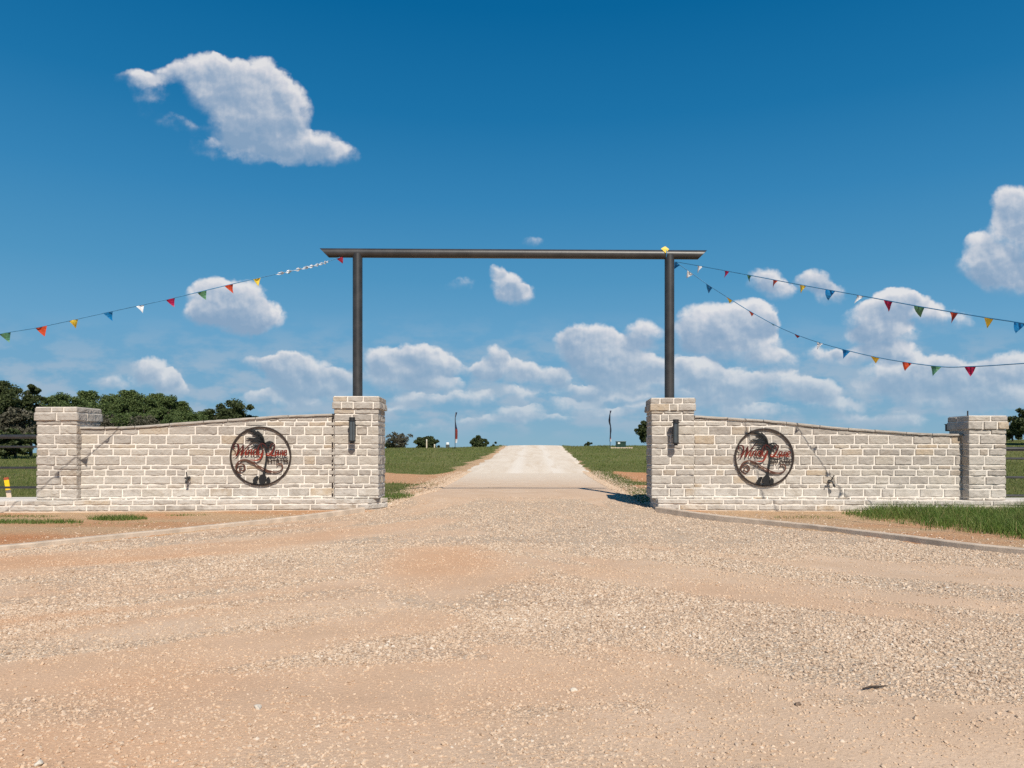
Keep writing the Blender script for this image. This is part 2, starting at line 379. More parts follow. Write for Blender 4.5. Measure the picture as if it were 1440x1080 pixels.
def dirt_mask(x, y):                          # bare red soil on the ground sheet
    n = fbm(x * .8, y * .8, 4, 31); n2 = fbm(x * .35, y * .5, 3, 33)
    d = sstep(17.4, 16.6, y + (n - .5) * 1.4)                                     # planting beds by the walls
    d = np.maximum(d, sstep(1.0, .65, np.abs(y - (30.5 + .3 * np.sin(x * .7)) + (n - .5) * 5) / 5.2) * sstep(.5, -2.2, x) * sstep(-16, -9, x) )
    d = np.maximum(d, sstep(1.0, .5, np.abs(y - 22.0 + (n - .5) * 3.0) / 1.8) * sstep(2.75, 3.3, x + (n - .5) * .8) * sstep(13, 9, x))
    d = np.maximum(d, sstep(1.0, .6, np.abs(y - 31.0 + (n - .5) * 6) / 6.0) * sstep(3.4, 4.3, x + (n - .5) * 1.2) * sstep(14, 9, x))
    dl = edge_l(y) - x; dr = x - edge_r(y); e = np.maximum(dl, dr + .55)
    d = np.maximum(d, sstep(.95, .15, e + (n - .5) * 1.5) * (e > -1.2) * sstep(16, 20, y) * .8)
    d = np.maximum(d, sstep(1.7, .3, dl + (n2 - .5) * 2.5) * (dl > -1) * sstep(26, 30, y) * sstep(70, 45, y) * .9)
    return np.clip(d, 0, 1)

def axis(parts):
    out = []
    for a, b, s in parts: out += list(np.arange(a, b, s))
    return np.array(out + [parts[-1][1]])
def grid(xs, ys):
    X, Y = np.meshgrid(xs, ys); nx, ny = len(xs), len(ys)
    i = np.arange(nx * ny).reshape(ny, nx)
    F = np.stack([i[:-1, :-1], i[:-1, 1:], i[1:, 1:], i[1:, :-1]], -1).reshape(-1, 4)
    return X.ravel(), Y.ravel(), F

def ground_mat():
    m, t, b = mat('field_grass_and_soil')
    co = nd('ShaderNodeTexCoord', t).outputs['Object']
    at_ = nd('ShaderNodeAttribute', t, attribute_name='dirt').outputs['Fac']
    rd = nd('ShaderNodeAttribute', t, attribute_name='red').outputs['Fac']
    g1 = NOISE(co, .22, 5, .6, tree=t); g2 = NOISE(co, 2.2, 6, .65, tree=t); g3 = NOISE(co, 14, 5, .7, tree=t)
    g = MIX(MR(g2, .3, .7, tree=t), (.092, .118, .026), (.158, .172, .050), tree=t)
    g = MIX(MR(g1, .35, .7, 0, .75, tree=t), g, (.185, .175, .068), tree=t)
    g = MIX(MR(g3, .45, .8, 0, .6, tree=t), g, (.065, .085, .020), tree=t)
    s = MIX(MR(g3, .3, .7, tree=t), (.50, .315, .175), (.58, .40, .25), tree=t)
    s = MIX(rd, s, MIX(MR(g3, .3, .7, tree=t), (.52, .21, .090), (.57, .29, .145), tree=t), tree=t)
    s = MIX(MR(g2, .5, .75, 0, .5, tree=t), s, (.46, .35, .23), tree=t)
    f = MR(M('ADD', at_, M('MULTIPLY', M('SUBTRACT', g3, .5, tree=t), .7, tree=t), tree=t), .35, .65, tree=t)
    t.links.new(MIX(f, g, s, tree=t), b.inputs['Base Color']); b.inputs['Roughness'].default_value = .97; b.inputs['Specular IOR Level'].default_value = .1
    bp = nd('ShaderNodeBump', t); bp.inputs['Strength'].default_value = .8; bp.inputs['Distance'].default_value = .06
    t.links.new(NOISE(co, 16, 7, .7, tree=t), bp.inputs['Height']); t.links.new(bp.outputs[0], b.inputs['Normal'])
    return m
def gravel_mat():
    m, t, b = mat('crushed_limestone_and_dirt')
    co = nd('ShaderNodeTexCoord', t).outputs['Object']
    ba = nd('ShaderNodeAttribute', t, attribute_name='bare').outputs['Fac']
    og = nd('ShaderNodeAttribute', t, attribute_name='orange').outputs['Fac']
    wp = VM('ADD', co, VM('SCALE', NOISE(co, 30, 2, .5, tree=t, out=1), tree=t), tree=t)
    vo = nd('ShaderNodeTexVoronoi', t); vo.inputs['Scale'].default_value = 46; t.links.new(co, vo.inputs['Vector'])
    vr = nd('ShaderNodeSeparateColor', t); t.links.new(vo.outputs['Color'], vr.inputs[0])
    sc = RAMP(vr.outputs[0], [(0, (.44, .32, .225)), (.35, (.53, .405, .295)), (.7, (.59, .465, .345)), (.93, (.66, .555, .44)), (1, (.46, .31, .21))], t)
    sc = MIX(MR(vo.outputs['Distance'], .35, .75, 0, .45, tree=t), sc, (.34, .235, .155), tree=t)
    n = NOISE(co, 1.6, 6, .6, tree=t); nf = NOISE(co, 60, 5, .7, tree=t)
    d = MIX(MR(n, .3, .7, tree=t), (.58, .41, .28), (.645, .475, .34), tree=t)
    d = MIX(M('MULTIPLY', og, MR(n, .2, .6, .6, 1.0, tree=t), tree=t), d, (.60, .345, .195), tree=t)
    d = MIX(MR(nf, .45, .8, 0, .75, tree=t), d, (.40, .265, .17), tree=t)  # dark speckle: small shadows of the grit put into the colour
    sc = MIX(M('MULTIPLY', og, .55, tree=t), sc, (.55, .33, .20), tree=t)
    d = MIX(MR(NOISE(co, 150, 3, .7, tree=t), .56, .72, 0, .5, tree=t), d, (.33, .215, .135), tree=t)  # finer speckle, the shade in small pits put into the colour
    f = MR(M('ADD', ba, M('MULTIPLY', M('SUBTRACT', nf, .5, tree=t), .8, tree=t), tree=t), .2, .6, tree=t)
    sy = nd('ShaderNodeSeparateXYZ', t); t.links.new(co, sy.inputs[0])   # road base spills pale stone towards the hill
    pal = MR(M('ADD', sy.outputs[1], M('MULTIPLY', n, 5, tree=t), tree=t), 21, 36, 0, .95, tree=t)
    t.links.new(MIX(pal, MIX(f, sc, d, tree=t), (.69, .58, .46), tree=t), b.inputs['Base Color']); b.inputs['Roughness'].default_value = .97; b.inputs['Specular IOR Level'].default_value = .1
    h = M('ADD', M('MULTIPLY', M('SUBTRACT', 1.0, vo.outputs['Distance'], tree=t), M('SUBTRACT', 1.15, f, tree=t), tree=t), M('MULTIPLY', nf, .5, tree=t), tree=t)
    bp = nd('ShaderNodeBump', t); bp.inputs['Strength'].default_value = .75; bp.inputs['Distance'].default_value = .014
    t.links.new(h, bp.inputs['Height']); t.links.new(bp.outputs[0], b.inputs['Normal'])
    return m
GROUND = ground_mat(); GRAVEL = gravel_mat()
def road_mat():
    m, t, b = mat('pale_road_base')
    co = nd('ShaderNodeTexCoord', t).outputs['Object']
    n = NOISE(VM('MULTIPLY', co, (1.2, .25, 1), tree=t), 1.2, 6, .6, tree=t); nf = NOISE(co, 25, 6, .7, tree=t)
    d = MIX(MR(n, .3, .7, tree=t), (.68, .57, .45), (.76, .66, .54), tree=t)
    d = MIX(MR(nf, .45, .8, 0, .5, tree=t), d, (.54, .43, .33), tree=t)
    sx = nd('ShaderNodeSeparateXYZ', t); t.links.new(co, sx.inputs[0])
    tr = M('ABSOLUTE', M('SUBTRACT', M('ABSOLUTE', M('SUBTRACT', sx.outputs[0], .3, tree=t), tree=t), .95, tree=t), tree=t)
    d = MIX(MR(M('ADD', tr, M('MULTIPLY', n, .4, tree=t), tree=t), .75, .25, 0, .7, tree=t), d, (.78, .70, .60), tree=t)
    d = MIX(MR(NOISE(VM('MULTIPLY', co, (1.6, .12, 1), tree=t), 1.0, 4, .6, tree=t), .5, .68, 0, .45, tree=t), d, (.60, .47, .34), tree=t)
    t.links.new(d, b.inputs['Base Color']); b.inputs['Roughness'].default_value = .97; b.inputs['Specular IOR Level'].default_value = .1
    bp = nd('ShaderNodeBump', t); bp.inputs['Strength'].default_value = .5; bp.inputs['Distance'].default_value = .02
    t.links.new(nf, bp.inputs['Height']); t.links.new(bp.outputs[0], b.inputs['Normal'])
    return m
ROAD = road_mat()

ys = axis([(-400, -60, 40), (-60, -10, 5), (-10, 5, 1), (5, 32, .22), (32, 110, 1.0), (110, 330, 8), (330, 1000, 60), (1000, 9000, 800)])
xs = axis([(-9000, -1000, 800), (-1000, -200, 80), (-200, -60, 8), (-60, -16, 1.2), (-16, 16, .25), (16, 60, 1.2), (60, 200, 8), (200, 1000, 80), (1000, 9000, 800)])
X, Y, Fg = grid(xs, ys)
Zg = terrain(X, Y) - .09 * inside(X, Y)
Zg += .03 * (fbm(X * 1.3, Y * 1.3, 3, 8) - .5) * (np.abs(X) < 16) * (1 - inside(X, Y))
red = np.clip(.5 * sstep(.47, .64, fbm(X * .7, Y * 1.2, 3, 44)) * (1 - .8 * sstep(17, 20, Y)) + .8 * sstep(18, 21, Y) * sstep(2.6, 3.3, X) * sstep(40, 36, Y) + .45 * sstep(22, 25, Y) * sstep(-3.4, -4, X) * sstep(40, 36, Y) + sstep(-5.9, -7.5, X) * sstep(11.8, 10.4, Y) * sstep(4, 9, Y), 0, 1)
tag(mesh_np('ground', np.stack([X, Y, Zg], -1), Fg, GROUND, smooth=True, attrs={'dirt': ('FLOAT', dirt_mask(X, Y)), 'red': ('FLOAT', red)}), kind='structure')

def apron_z(x, y):
    n = (fbm(x * 2.1, y * 2.1, 4, 51) - .5) * .022 + (fbm(x * .5, y * .7, 3, 52) - .5) * .05
    rut = -.006 * (np.exp(-((y - 3.95 - .04 * x) / .16) ** 2) + np.exp(-((y - 3.0) / .2) ** 2))
    rid = .014 * np.exp(-((y - 4.5 - .06 * x) / .22) ** 2) * sstep(.4, 1.2, x)
    return base_z(y) + n * (1 - .7 * sstep(14, 20, y)) + rut + rid - .012 - .075 * (1 - inside(x, y, .5)) * sstep(15.6, 16.6, y)
xs = axis([(-14, 14, .07)]); ys = axis([(1.2, 18, .07), (18, 34.0, .12)])
X, Y, Fa = grid(xs, ys)
cx = X[Fa].mean(1); cy = Y[Fa].mean(1); rag = (fbm(cx * 1.7 + cy, cy * 1.7, 4, 61) - .5) * .9 * sstep(15.2, 17, cy)
ok = (cx > edge_l(cy) - rag) & (cx < edge_r(cy) + rag)
Fa = Fa[ok]
VA = np.stack([X, Y, apron_z(X, Y)], -1)
# the crossing track on either side of and behind the camera, in coarser squares butted to the fine ones
X2, Y2, F2 = grid(axis([(-60, -14, 2.3)]), axis([(-14, 1.2, 1.9), (1.2, 5.4, .6)]))
X3, Y3, F3 = grid(axis([(14, 60, 2.3)]), axis([(-14, 1.2, 1.9), (1.2, 5.4, .6)]))
X4, Y4, F4 = grid(axis([(-14, 14, 1.0)]), axis([(-14, 1.2, 1.9)]))
Xs = np.concatenate([X, X2, X3, X4]); Ys = np.concatenate([Y, Y2, Y3, Y4])
n1_, n2_, n3_ = len(X), len(X) + len(X2), len(X) + len(X2) + len(X3)
def keep(F, XX, YY):
    a = XX[F].mean(1); c = YY[F].mean(1); return F[(a > edge_l(c)) & (a < edge_r(c))]
FF = np.concatenate([Fa, keep(F2, X2, Y2) + n1_, keep(F3, X3, Y3) + n2_, F4 + n3_])
tag(mesh_np('gravel_apron', np.stack([Xs, Ys, apron_z(Xs, Ys)], -1), FF, GRAVEL, smooth=True,
            attrs={'bare': ('FLOAT', bare(Xs, Ys)), 'orange': ('FLOAT', orange(Xs, Ys))}), kind='structure')
ys = axis([(33.2, 110, .4)]); ts = np.linspace(0, 1, 26)
T, Yr = np.meshgrid(ts, ys); el = edge_l(Yr); er = edge_r(Yr)
jl = (fbm(Yr * .9, Yr * 0, 4, 71) - .5) * .8; jr = (fbm(Yr * .9, Yr * 0 + 9, 4, 72) - .5) * .8
Xr = (el + jl) * (1 - T) + (er + jr) * T
Zr = base_z(Yr) - .03 + (.034 + .05 * (1 - (2 * T - 1) ** 2)) * sstep(33.2, 37, Yr)
Zr = np.where((T == 0) | (T == 1), Zr - .08, Zr)
i = np.arange(T.size).reshape(T.shape); Fr = np.stack([i[:-1, :-1], i[:-1, 1:], i[1:, 1:], i[1:, :-1]], -1).reshape(-1, 4)
tag(mesh_np('road', np.stack([Xr.ravel(), Yr.ravel(), Zr.ravel()], -1), Fr, ROAD, smooth=True), kind='structure')

# ------------------------------------------------------------------ kerbs
def kerb(pts, w, h):
    P = catmull(pts, 8); mb = MB(); n = len(P); V = []; F = []
    for i in range(n):
        t = P[min(i + 1, n - 1)] - P[max(i - 1, 0)]; t /= np.hypot(*t); nn = np.array((-t[1], t[0]))
        zb = float(base_z(P[i][1])); j = .006 * (vnoise(i * .7, 0, 5) - .5); top = zb + h + .03 * float(sstep(12, 15, P[i][1])) + j
        for s, z in ((-.5, -.15), (-.5, top - .012), (-.42, top), (.42, top), (.5, top - .012), (.5, -.15)):
            q = P[i] + nn * w * s; V.append((q[0], q[1], z))
    for i in range(n - 1):
        for k in range(6): k2 = (k + 1) % 6; F.append((i * 6 + k, i * 6 + k2, i * 6 + 6 + k2, i * 6 + 6 + k))
    F.append(tuple(range(5, -1, -1))); F.append(tuple((n - 1) * 6 + k for k in range(6)))
    mb.add(V, F); return tag(mb.build('concrete_kerb', CONCRETE), kind='structure')
kerb([(-3.40, 15.02), (-4.2, 13.6), (-5.1, 12.1), (-5.9, 10.7), (-6.72, 9.3), (-8.25, 7.2), (-11.5, 5.55), (-18, 4.45)], .13, .055)
kerb([(2.60, 15.02), (3.45, 13.55), (4.48, 12.1), (5.15, 10.7), (5.83, 9.2), (7.45, 7.2), (10.7, 5.55), (17, 4.45)], .13, .065)

# ------------------------------------------------------------------ chopped-stone masonry
COURSES = [.05, .172, .085, .175, .13, .09, .195, .145, .09, .195, .185, .10, .15, .19, .1]
class Masonry:
    """faces of split stone over a mortar core, collected into one mesh (slot 0 mortar, slot 1 stone)"""
    def __init__(s): s.V = []; s.F = []; s.I = []; s.n = 0
    def raw(s, V, F, mi):
        s.F += [tuple(int(i) + s.n for i in f) for f in F]; s.I += [mi] * len(F); s.V += [tuple(map(float, p)) for p in V]; s.n = len(s.V)
    def slab(s, corners, mi=0):                # 8 corners, bottom ring then top ring
        s.raw(corners, [(0, 3, 2, 1), (4, 5, 6, 7), (0, 1, 5, 4), (1, 2, 6, 5), (2, 3, 7, 6), (3, 0, 4, 7)], mi)
    def stone(s, o, ux, nx, a, b, z0, z1, top=None, mitre=(False, False), depth=.022, seed=0, cell=.036):
        L_ = b - a; H = z1 - z0
        na = max(3, int(L_ / cell) + 2); nz = max(3, int(H / cell) + 2)
        ss = np.concatenate([[0], np.linspace(.012 / L_, 1 - .012 / L_, na), [1]]); zz = np.concatenate([[0], np.linspace(.011 / H, 1 - .011 / H, nz), [1]])
        S, Z = np.meshgrid(ss, zz); S_ = a + S * L_; Z_ = z0 + Z * H
        jit = lambda k: (fbm(S_ * 9 + seed * 3.1, Z_ * 9 + k, 2, seed + k) - .5) * .016
        edge = (S == 0) | (S == 1) | (Z == 0) | (Z == 1)
        D = depth * (.15 + 1.5 * fbm(S_ * 7 + Z_ * 5 + seed * 7.7, Z_ * 9 - S_ * 4 + seed, 4, seed % 97)) + .013 * (np.abs(fbm(S_ * 13 + Z_ * 9, Z_ * 13 + seed, 3, seed % 89) - .5) * 2 - .25)
        D = np.where(edge, -.002, np.maximum(D, .005))
        Sx = S_ + jit(1) * (1 - .5 * edge); Zx = Z_ + jit(2)
        if mitre[0]: D = np.where((S == 0) & (Z > 0) & (Z < 1), depth * .55, D); Sx = np.where(S == 0, a - depth * .55, Sx)
        if mitre[1]: D = np.where((S == 1) & (Z > 0) & (Z < 1), depth * .55, D); Sx = np.where(S == 1, b + depth * .55, Sx)
        if top is not None: Zx = np.minimum(Zx, top(np.clip(Sx, a, b)) - .003)
        P = np.array(o)[None, :] + Sx.ravel()[:, None] * np.array(ux)[None, :] + D.ravel()[:, None] * np.array(nx)[None, :]
        P[:, 2] += Zx.ravel()
        i = np.arange(S.size).reshape(S.shape); F = np.stack([i[:-1, :-1], i[:-1, 1:], i[1:, 1:], i[1:, :-1]], -1).reshape(-1, 4)
        s.raw(P, F.tolist(), 1)
    def face(s, o, ux, length, z0, z1, courses=COURSES, top=None, mitre=(True, True), joint=.022, wmin=.17, wmax=.46, depth=.016, rnd=None):
        rnd = rnd or random.Random(int(abs(o[0]) * 1000 + abs(o[1]) * 77 + z0 * 13))
        nx = (ux[1], -ux[0], 0); z = z0; k = 0; prev = []
        zmax = z1
        while z < zmax - .03:
            h = courses[k % len(courses)]; k += 1; h = min(h, zmax - z)
            if zmax - z - h < .045: h = zmax - z
            x = 0.0; cuts = []
            while x < length - .02:
                w = rnd.uniform(wmin, wmax) * (1.15 if h > .16 else 1.0)
                if length - x - w < wmin * .7: w = length - x
                if any(abs(x + w - p) < .035 for p in prev) and x + w < length - .3: w += .07
                w = min(w, length - x); a, b = x + joint / 2, x + w - joint / 2
                lo = joint / 2 if k > 1 else .002
                ma, mb_ = mitre[0] and x == 0, mitre[1] and x + w >= length - 1e-6
                if ma: a = 0
                if mb_: b = length
                if top is None or top(np.array([(a + b) / 2]))[0] - z > .05:
                    if b - a > .04: s.stone(o, ux, nx, a, b, z + lo, z + h - joint / 2, top, (ma, mb_), depth * rnd.uniform(.7, 1.35), rnd.randrange(9999))
                cuts.append(x + w); x += w
            prev = cuts; z += h
    def build(s, name, parent=None):
        return mesh_np(name, np.array(s.V), s.F, [MORTAR, STONE], parent, s.I)

def pillar(label, cx, cy, w, d, rz, z0, zc1, zc2, zt):
    """shaft z0..zc1, projecting cap course zc1..zc2, top course zc2..zt ; local axes, front is -y"""
    t = thing('stone_pillar', label, 'pillar', (cx, cy, 0), rz, 'stone pillars of the gateway')
    def ring(ms, w, d, z0, z1, courses, depth, rs, sides=4):
        hw, hd = w / 2, d / 2
        ms.slab([(-hw, -hd, z0), (hw, -hd, z0), (hw, hd, z0), (-hw, hd, z0), (-hw, -hd, z1), (hw, -hd, z1), (hw, hd, z1), (-hw, hd, z1)])
        for k, (o, u, ln) in enumerate((((-hw, -hd, 0), (1, 0, 0), w), ((hw, -hd, 0), (0, 1, 0), d), ((hw, hd, 0), (-1, 0, 0), w), ((-hw, hd, 0), (0, -1, 0), d))):
            ms.face(o, u, ln, z0, z1, courses, rnd=random.Random(rs * 10 + k), depth=depth)
    a = Masonry(); ring(a, w - .04, d - .04, z0, zc1, COURSES, .020, int(abs(cx) * 31) + 3); a.build('shaft', t)
    b = Masonry(); ring(b, w + .022, d + .022, zc1 + .002, zc2, [.5], .022, int(abs(cx) * 17) + 5); ring(b, w - .008, d - .008, zc2 + .002, zt, [.5], .02, int(abs(cx) * 11) + 9); cap = b.build('cap', t)
    return t
P_IL = pillar('stone pillar at the right end of the left wall, carrying the left steel post', -3.635, 15.87, .93, .92, R(2.5), .262, 2.135, 2.285, 2.40)
P_IR = pillar('stone pillar at the left end of the right wall, carrying the right steel post', 3.0, 15.85, .90, .88, R(-2), .262, 2.095, 2.245, 2.365)
P_OL = pillar('short stone pillar at the far left end of the left wall, beside the pipe fence', -9.53, 15.30, .86, .76, R(-3.5), .262, 1.865, 2.035, 2.145)
P_OR = pillar('short stone pillar at the far right end of the right wall, with a thin rod on top', 9.215, 15.24, .79, .66, R(3.5), .262, 1.69, 1.855, 1.97)

def wall(label, A, B, prof, plinth_A, plinth_B, plinth_pts, rs, shadow_strip=False):
    """wall front runs from A to B (left to right seen from the road); prof: (fraction, height) of the swept top"""
    A = np.array((*A, 0.)); B = np.array((*B, 0.)); ux = (B - A) / np.linalg.norm(B - A); ln = np.linalg.norm(B - A); nb = np.array((-ux[1], ux[0], 0))
    pf, ph = zip(*prof); ff = np.linspace(0, 1, 200); hh = np.interp(ff, pf, ph); k = np.hanning(41); k /= k.sum()
    hh = np.convolve(np.pad(hh, 20, mode='edge'), k, 'valid')
    top = lambda s_: np.interp(np.asarray(s_) / ln, ff, hh)
    t = thing('stone_wall', label, 'wall', ((A[0] + B[0]) / 2, (A[1] + B[1]) / 2, 0), 0, 'stone entrance walls')
    org = Vector(t.location); ms = Masonry(); TH = .36
    off = np.array(org)
    # mortar core with the curved top
    n = 40; V = []; F = []
    for i in range(n + 1):
        s_ = ln * i / n
        for dpt in (0, TH):
            for z in (.25, float(top(s_)) - .004): p = A + ux * s_ + nb * dpt - off; V.append((p[0], p[1], z))
    for i in range(n):
        q = 4 * i; F += [(q, q + 4, q + 5, q + 1), (q + 2, q + 3, q + 7, q + 6), (q + 1, q + 5, q + 7, q + 3), (q, q + 2, q + 6, q + 4)]
    F += [(0, 1, 3, 2), (4 * n, 4 * n + 2, 4 * n + 3, 4 * n + 1)]
    ms.raw(V, F, 0)
    ms.face(A - off, ux, ln, .262, float(hh.max()), COURSES, top, (False, False), rnd=random.Random(rs))
    Bb = B + nb * TH - off; tb = lambda s_: top(ln - np.asarray(s_))
    ms.face(Bb, -ux, ln, .262, float(hh.max()), COURSES, tb, (False, False), rnd=random.Random(rs + 1))
    ms.build('wall_body', t)
    if shadow_strip:                            # thin dark strip standing in for the taller pillar's shadow on the wall
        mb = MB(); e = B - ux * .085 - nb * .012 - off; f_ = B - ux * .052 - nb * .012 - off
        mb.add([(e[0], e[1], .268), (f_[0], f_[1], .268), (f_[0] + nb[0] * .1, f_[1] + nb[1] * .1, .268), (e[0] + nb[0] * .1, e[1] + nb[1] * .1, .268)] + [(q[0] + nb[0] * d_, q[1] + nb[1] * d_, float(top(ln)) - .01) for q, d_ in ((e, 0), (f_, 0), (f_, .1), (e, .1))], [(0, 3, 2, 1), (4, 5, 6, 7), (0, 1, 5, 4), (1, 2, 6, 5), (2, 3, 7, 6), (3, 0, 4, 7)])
        mb.build('pillar_shadow_strip', BROWNBLACK, t)
    # coping of thin flat stones following the sweep
    mb = MB(); s0 = .01; rnd = random.Random(rs + 2)
    while s0 < ln - .02:
        w = rnd.uniform(.45, .75); w = ln - .01 - s0 if ln - s0 - w < .3 else w
        m_ = 5; V = []; F = []; dz = rnd.uniform(-.004, .004)
        for i in range(m_ + 1):
            s_ = s0 + .006 + (w - .012) * i / m_; h = float(top(s_)) + dz
            for dpt, z in ((-.045, 0), (-.052, .022), (-.045, .046), (TH + .045, .046), (TH + .05, .022), (TH + .045, 0)):
                p = A + ux * s_ + nb * (dpt + rnd.uniform(-.005, .005)) - off; V.append((p[0], p[1], h + z + rnd.uniform(-.003, .003)))
        for i in range(m_):
            for k in range(6): k2 = (k + 1) % 6; F.append((i * 6 + k, i * 6 + k2, i * 6 + 6 + k2, i * 6 + 6 + k))
        F.append(tuple(range(5, -1, -1))); F.append(tuple(m_ * 6 + k for k in range(6)))
        mb.add(V, F); s0 += w
    mb.build('coping', STONE, t)
    # plinth: a low two-course footing wall running under wall and pillars and on past them
    pl = Masonry(); pts = [np.array((*p, 0.)) for p in plinth_pts]
    for i in range(len(pts) - 1):
        a, b = pts[i], pts[i + 1]; ln2 = np.linalg.norm(b - a); u2 = (b - a) / ln2; n2 = np.array((-u2[1], u2[0], 0))
        d = .55 if ln2 < 2.2 and i in (0, len(pts) - 2) and abs(u2[1]) > .6 else 1.25
        c = [a, b, b + n2 * d, a + n2 * d]
        pl.slab([(p[0] - off[0], p[1] - off[1], .05) for p in c] + [(p[0] - off[0], p[1] - off[1], .2605 - .003 * i) for p in c])
        pl.face(a - off, u2, ln2, .052, .268, [.108, .108], None, (i > 0, i < len(pts) - 2), wmin=.3, wmax=.75, rnd=random.Random(rs + 7 + i), depth=.018)
    pl.build('plinth', t)
    ft = MB()
    for i in range(len(pts) - 1):
        a, b = pts[i], pts[i + 1]; ln2 = np.linalg.norm(b - a); u2 = (b - a) / ln2; n2 = np.array((-u2[1], u2[0], 0))
        c = [a - n2 * .05, b - n2 * .05, b + n2 * .5, a + n2 * .5]
        V = [(p[0] - off[0], p[1] - off[1], -.25) for p in c] + [(p[0] - off[0], p[1] - off[1], .049 - .003 * i) for p in c]
        ft.add(V, [(0, 3, 2, 1), (4, 5, 6, 7), (0, 1, 5, 4), (1, 2, 6, 5), (2, 3, 7, 6), (3, 0, 4, 7)])
    ft.build('footing', CONCRETE, t)
    return t
WL_A, WL_B = (-9.16, 15.04), (-4.09, 15.60)
WR_A, WR_B = (3.43, 15.46), (8.84, 15.12)
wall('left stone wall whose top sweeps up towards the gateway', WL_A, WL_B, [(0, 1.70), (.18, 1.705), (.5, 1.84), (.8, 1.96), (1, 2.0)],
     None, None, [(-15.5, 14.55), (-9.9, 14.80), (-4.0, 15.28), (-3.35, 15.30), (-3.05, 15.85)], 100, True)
wall('right stone wall whose top sweeps down away from the gateway', WR_A, WR_B, [(0, 1.955), (.25, 1.87), (.55, 1.70), (.85, 1.575), (1, 1.56)],
     None, None, [(2.60, 15.9), (2.66, 15.27), (8.9, 14.80), (9.7, 14.74), (15.5, 14.5)], 200)
# ------------------------------------------------------------------ steel gateway
gate = thing('gateway_frame', 'tall dark steel pipe gateway of two posts and a beam over the road', 'gateway', (-.35, 15.95, 0))
PLX, PRX, GY = -3.71, 3.01, 15.95
ZL, ZR = 5.525, 5.49                          # beam axis at its two posts
def beam():
    mb = MB(); seg = 28; rad = .098; V = []; F = []
    x0, x1 = -4.53 + .35, 3.82 + .35
    zz = lambda x: ZL + (ZR - ZL) * (x - .35 - PLX + 0.0) / (PRX - PLX)
    xs_ = [0] * 9
    st = np.linspace(0, 1, 9)
    for i, tt in enumerate(st):
        for k in range(seg):
            th = 2 * math.pi * k / seg; yy = math.cos(th) * rad; dzz = math.sin(th) * rad
            x = x0 + (x1 - x0) * tt
            if i == 0: x += (rad - dzz) * 1.0
            if i == 8: x -= (rad - dzz) * 1.0
            V.append((x, yy, zz(x) + dzz))
    for i in range(8):
        for k in range(seg):
            k2 = (k + 1) % seg; F.append((i * seg + k, i * seg + k2, (i + 1) * seg + k2, (i + 1) * seg + k))
    F.append(tuple(range(seg))); F.append(tuple(8 * seg + k for k in range(seg - 1, -1, -1)))
    mb.add(V, F); return mb.build('beam', STEEL, gate)
def smooth_sides(o, ang=40):
    me = o.data; me.polygons.foreach_set('use_smooth', np.ones(len(me.polygons), dtype=bool))
    me.set_sharp_from_angle(angle=R(ang))
smooth_sides(beam())
for x, zt, zb in ((PLX, ZL, 2.38), (PRX, ZR, 2.345)):
    mb = MB(); mb.tube([(x + .35, -.012, zb), (x + .35, -.012, 3.5), (x + .35, -.012, zt - .02)], .104, 28)
    smooth_sides(mb.build('post', STEEL, gate))
    mb = MB(); mb.box((x + .35 - .15, -.16, zb - .0), (x + .35 + .15, .14, zb + .026), bev=.004); mb.build('base_plate', STEEL, gate)

# ------------------------------------------------------------------ wall lanterns
GLASS = simple('smoked_lantern_glass', (.075, .082, .085), .12, .0, var=.1, spec=.8)
def lantern(label, loc, rz, group=None):
    t = thing('wall_lantern', label, 'lantern', loc, rz, group)    # local: wall plane at y=0, lamp towards -y
    mb = MB(); mb.box((-.045, -.02, -.11), (.045, .004, .13), bev=.006); mb.build('mounting_plate', BLACK, t)
    mb = MB(); mb.box((-.018, -.13, .02), (.018, -.015, .06), bev=.003); mb.build('arm', BLACK, t)
    def cyl(z0, z1, r, name, m, y=-.175):
        mb = MB(); mb.tube([(0, y, z0), (0, y, z1)], r, 22); o = mb.build(name, m, t); smooth_sides(o); return o
    cyl(-.215, .19, .056, 'glass_tube', GLASS)
    cyl(.19, .207, .082, 'rim', BLACK); cyl(-.235, -.215, .072, 'rim', BLACK)
    cyl(.207, .262, .060, 'top_cap', BLACK); cyl(-.275, -.235, .040, 'bottom_cap', BLACK)
    b = MB()
    for a in (R(20), R(110), R(200), R(290)):
        x, y = .063 * math.cos(a), -.175 + .063 * math.sin(a); b.box((x - .005, y - .005, -.22), (x + .005, y + .005, .195))
    b.build('cage_bars', BLACK, t)
    return t
lantern('black tube lantern on the front of the pillar under the left steel post', at(497.5, 605, 15.39), R(2.5), 'wall lanterns on the pillars')
lantern('black tube lantern on the front of the pillar under the right steel post', at(948.5, 608, 15.39), R(-2), 'wall lanterns on the pillars')

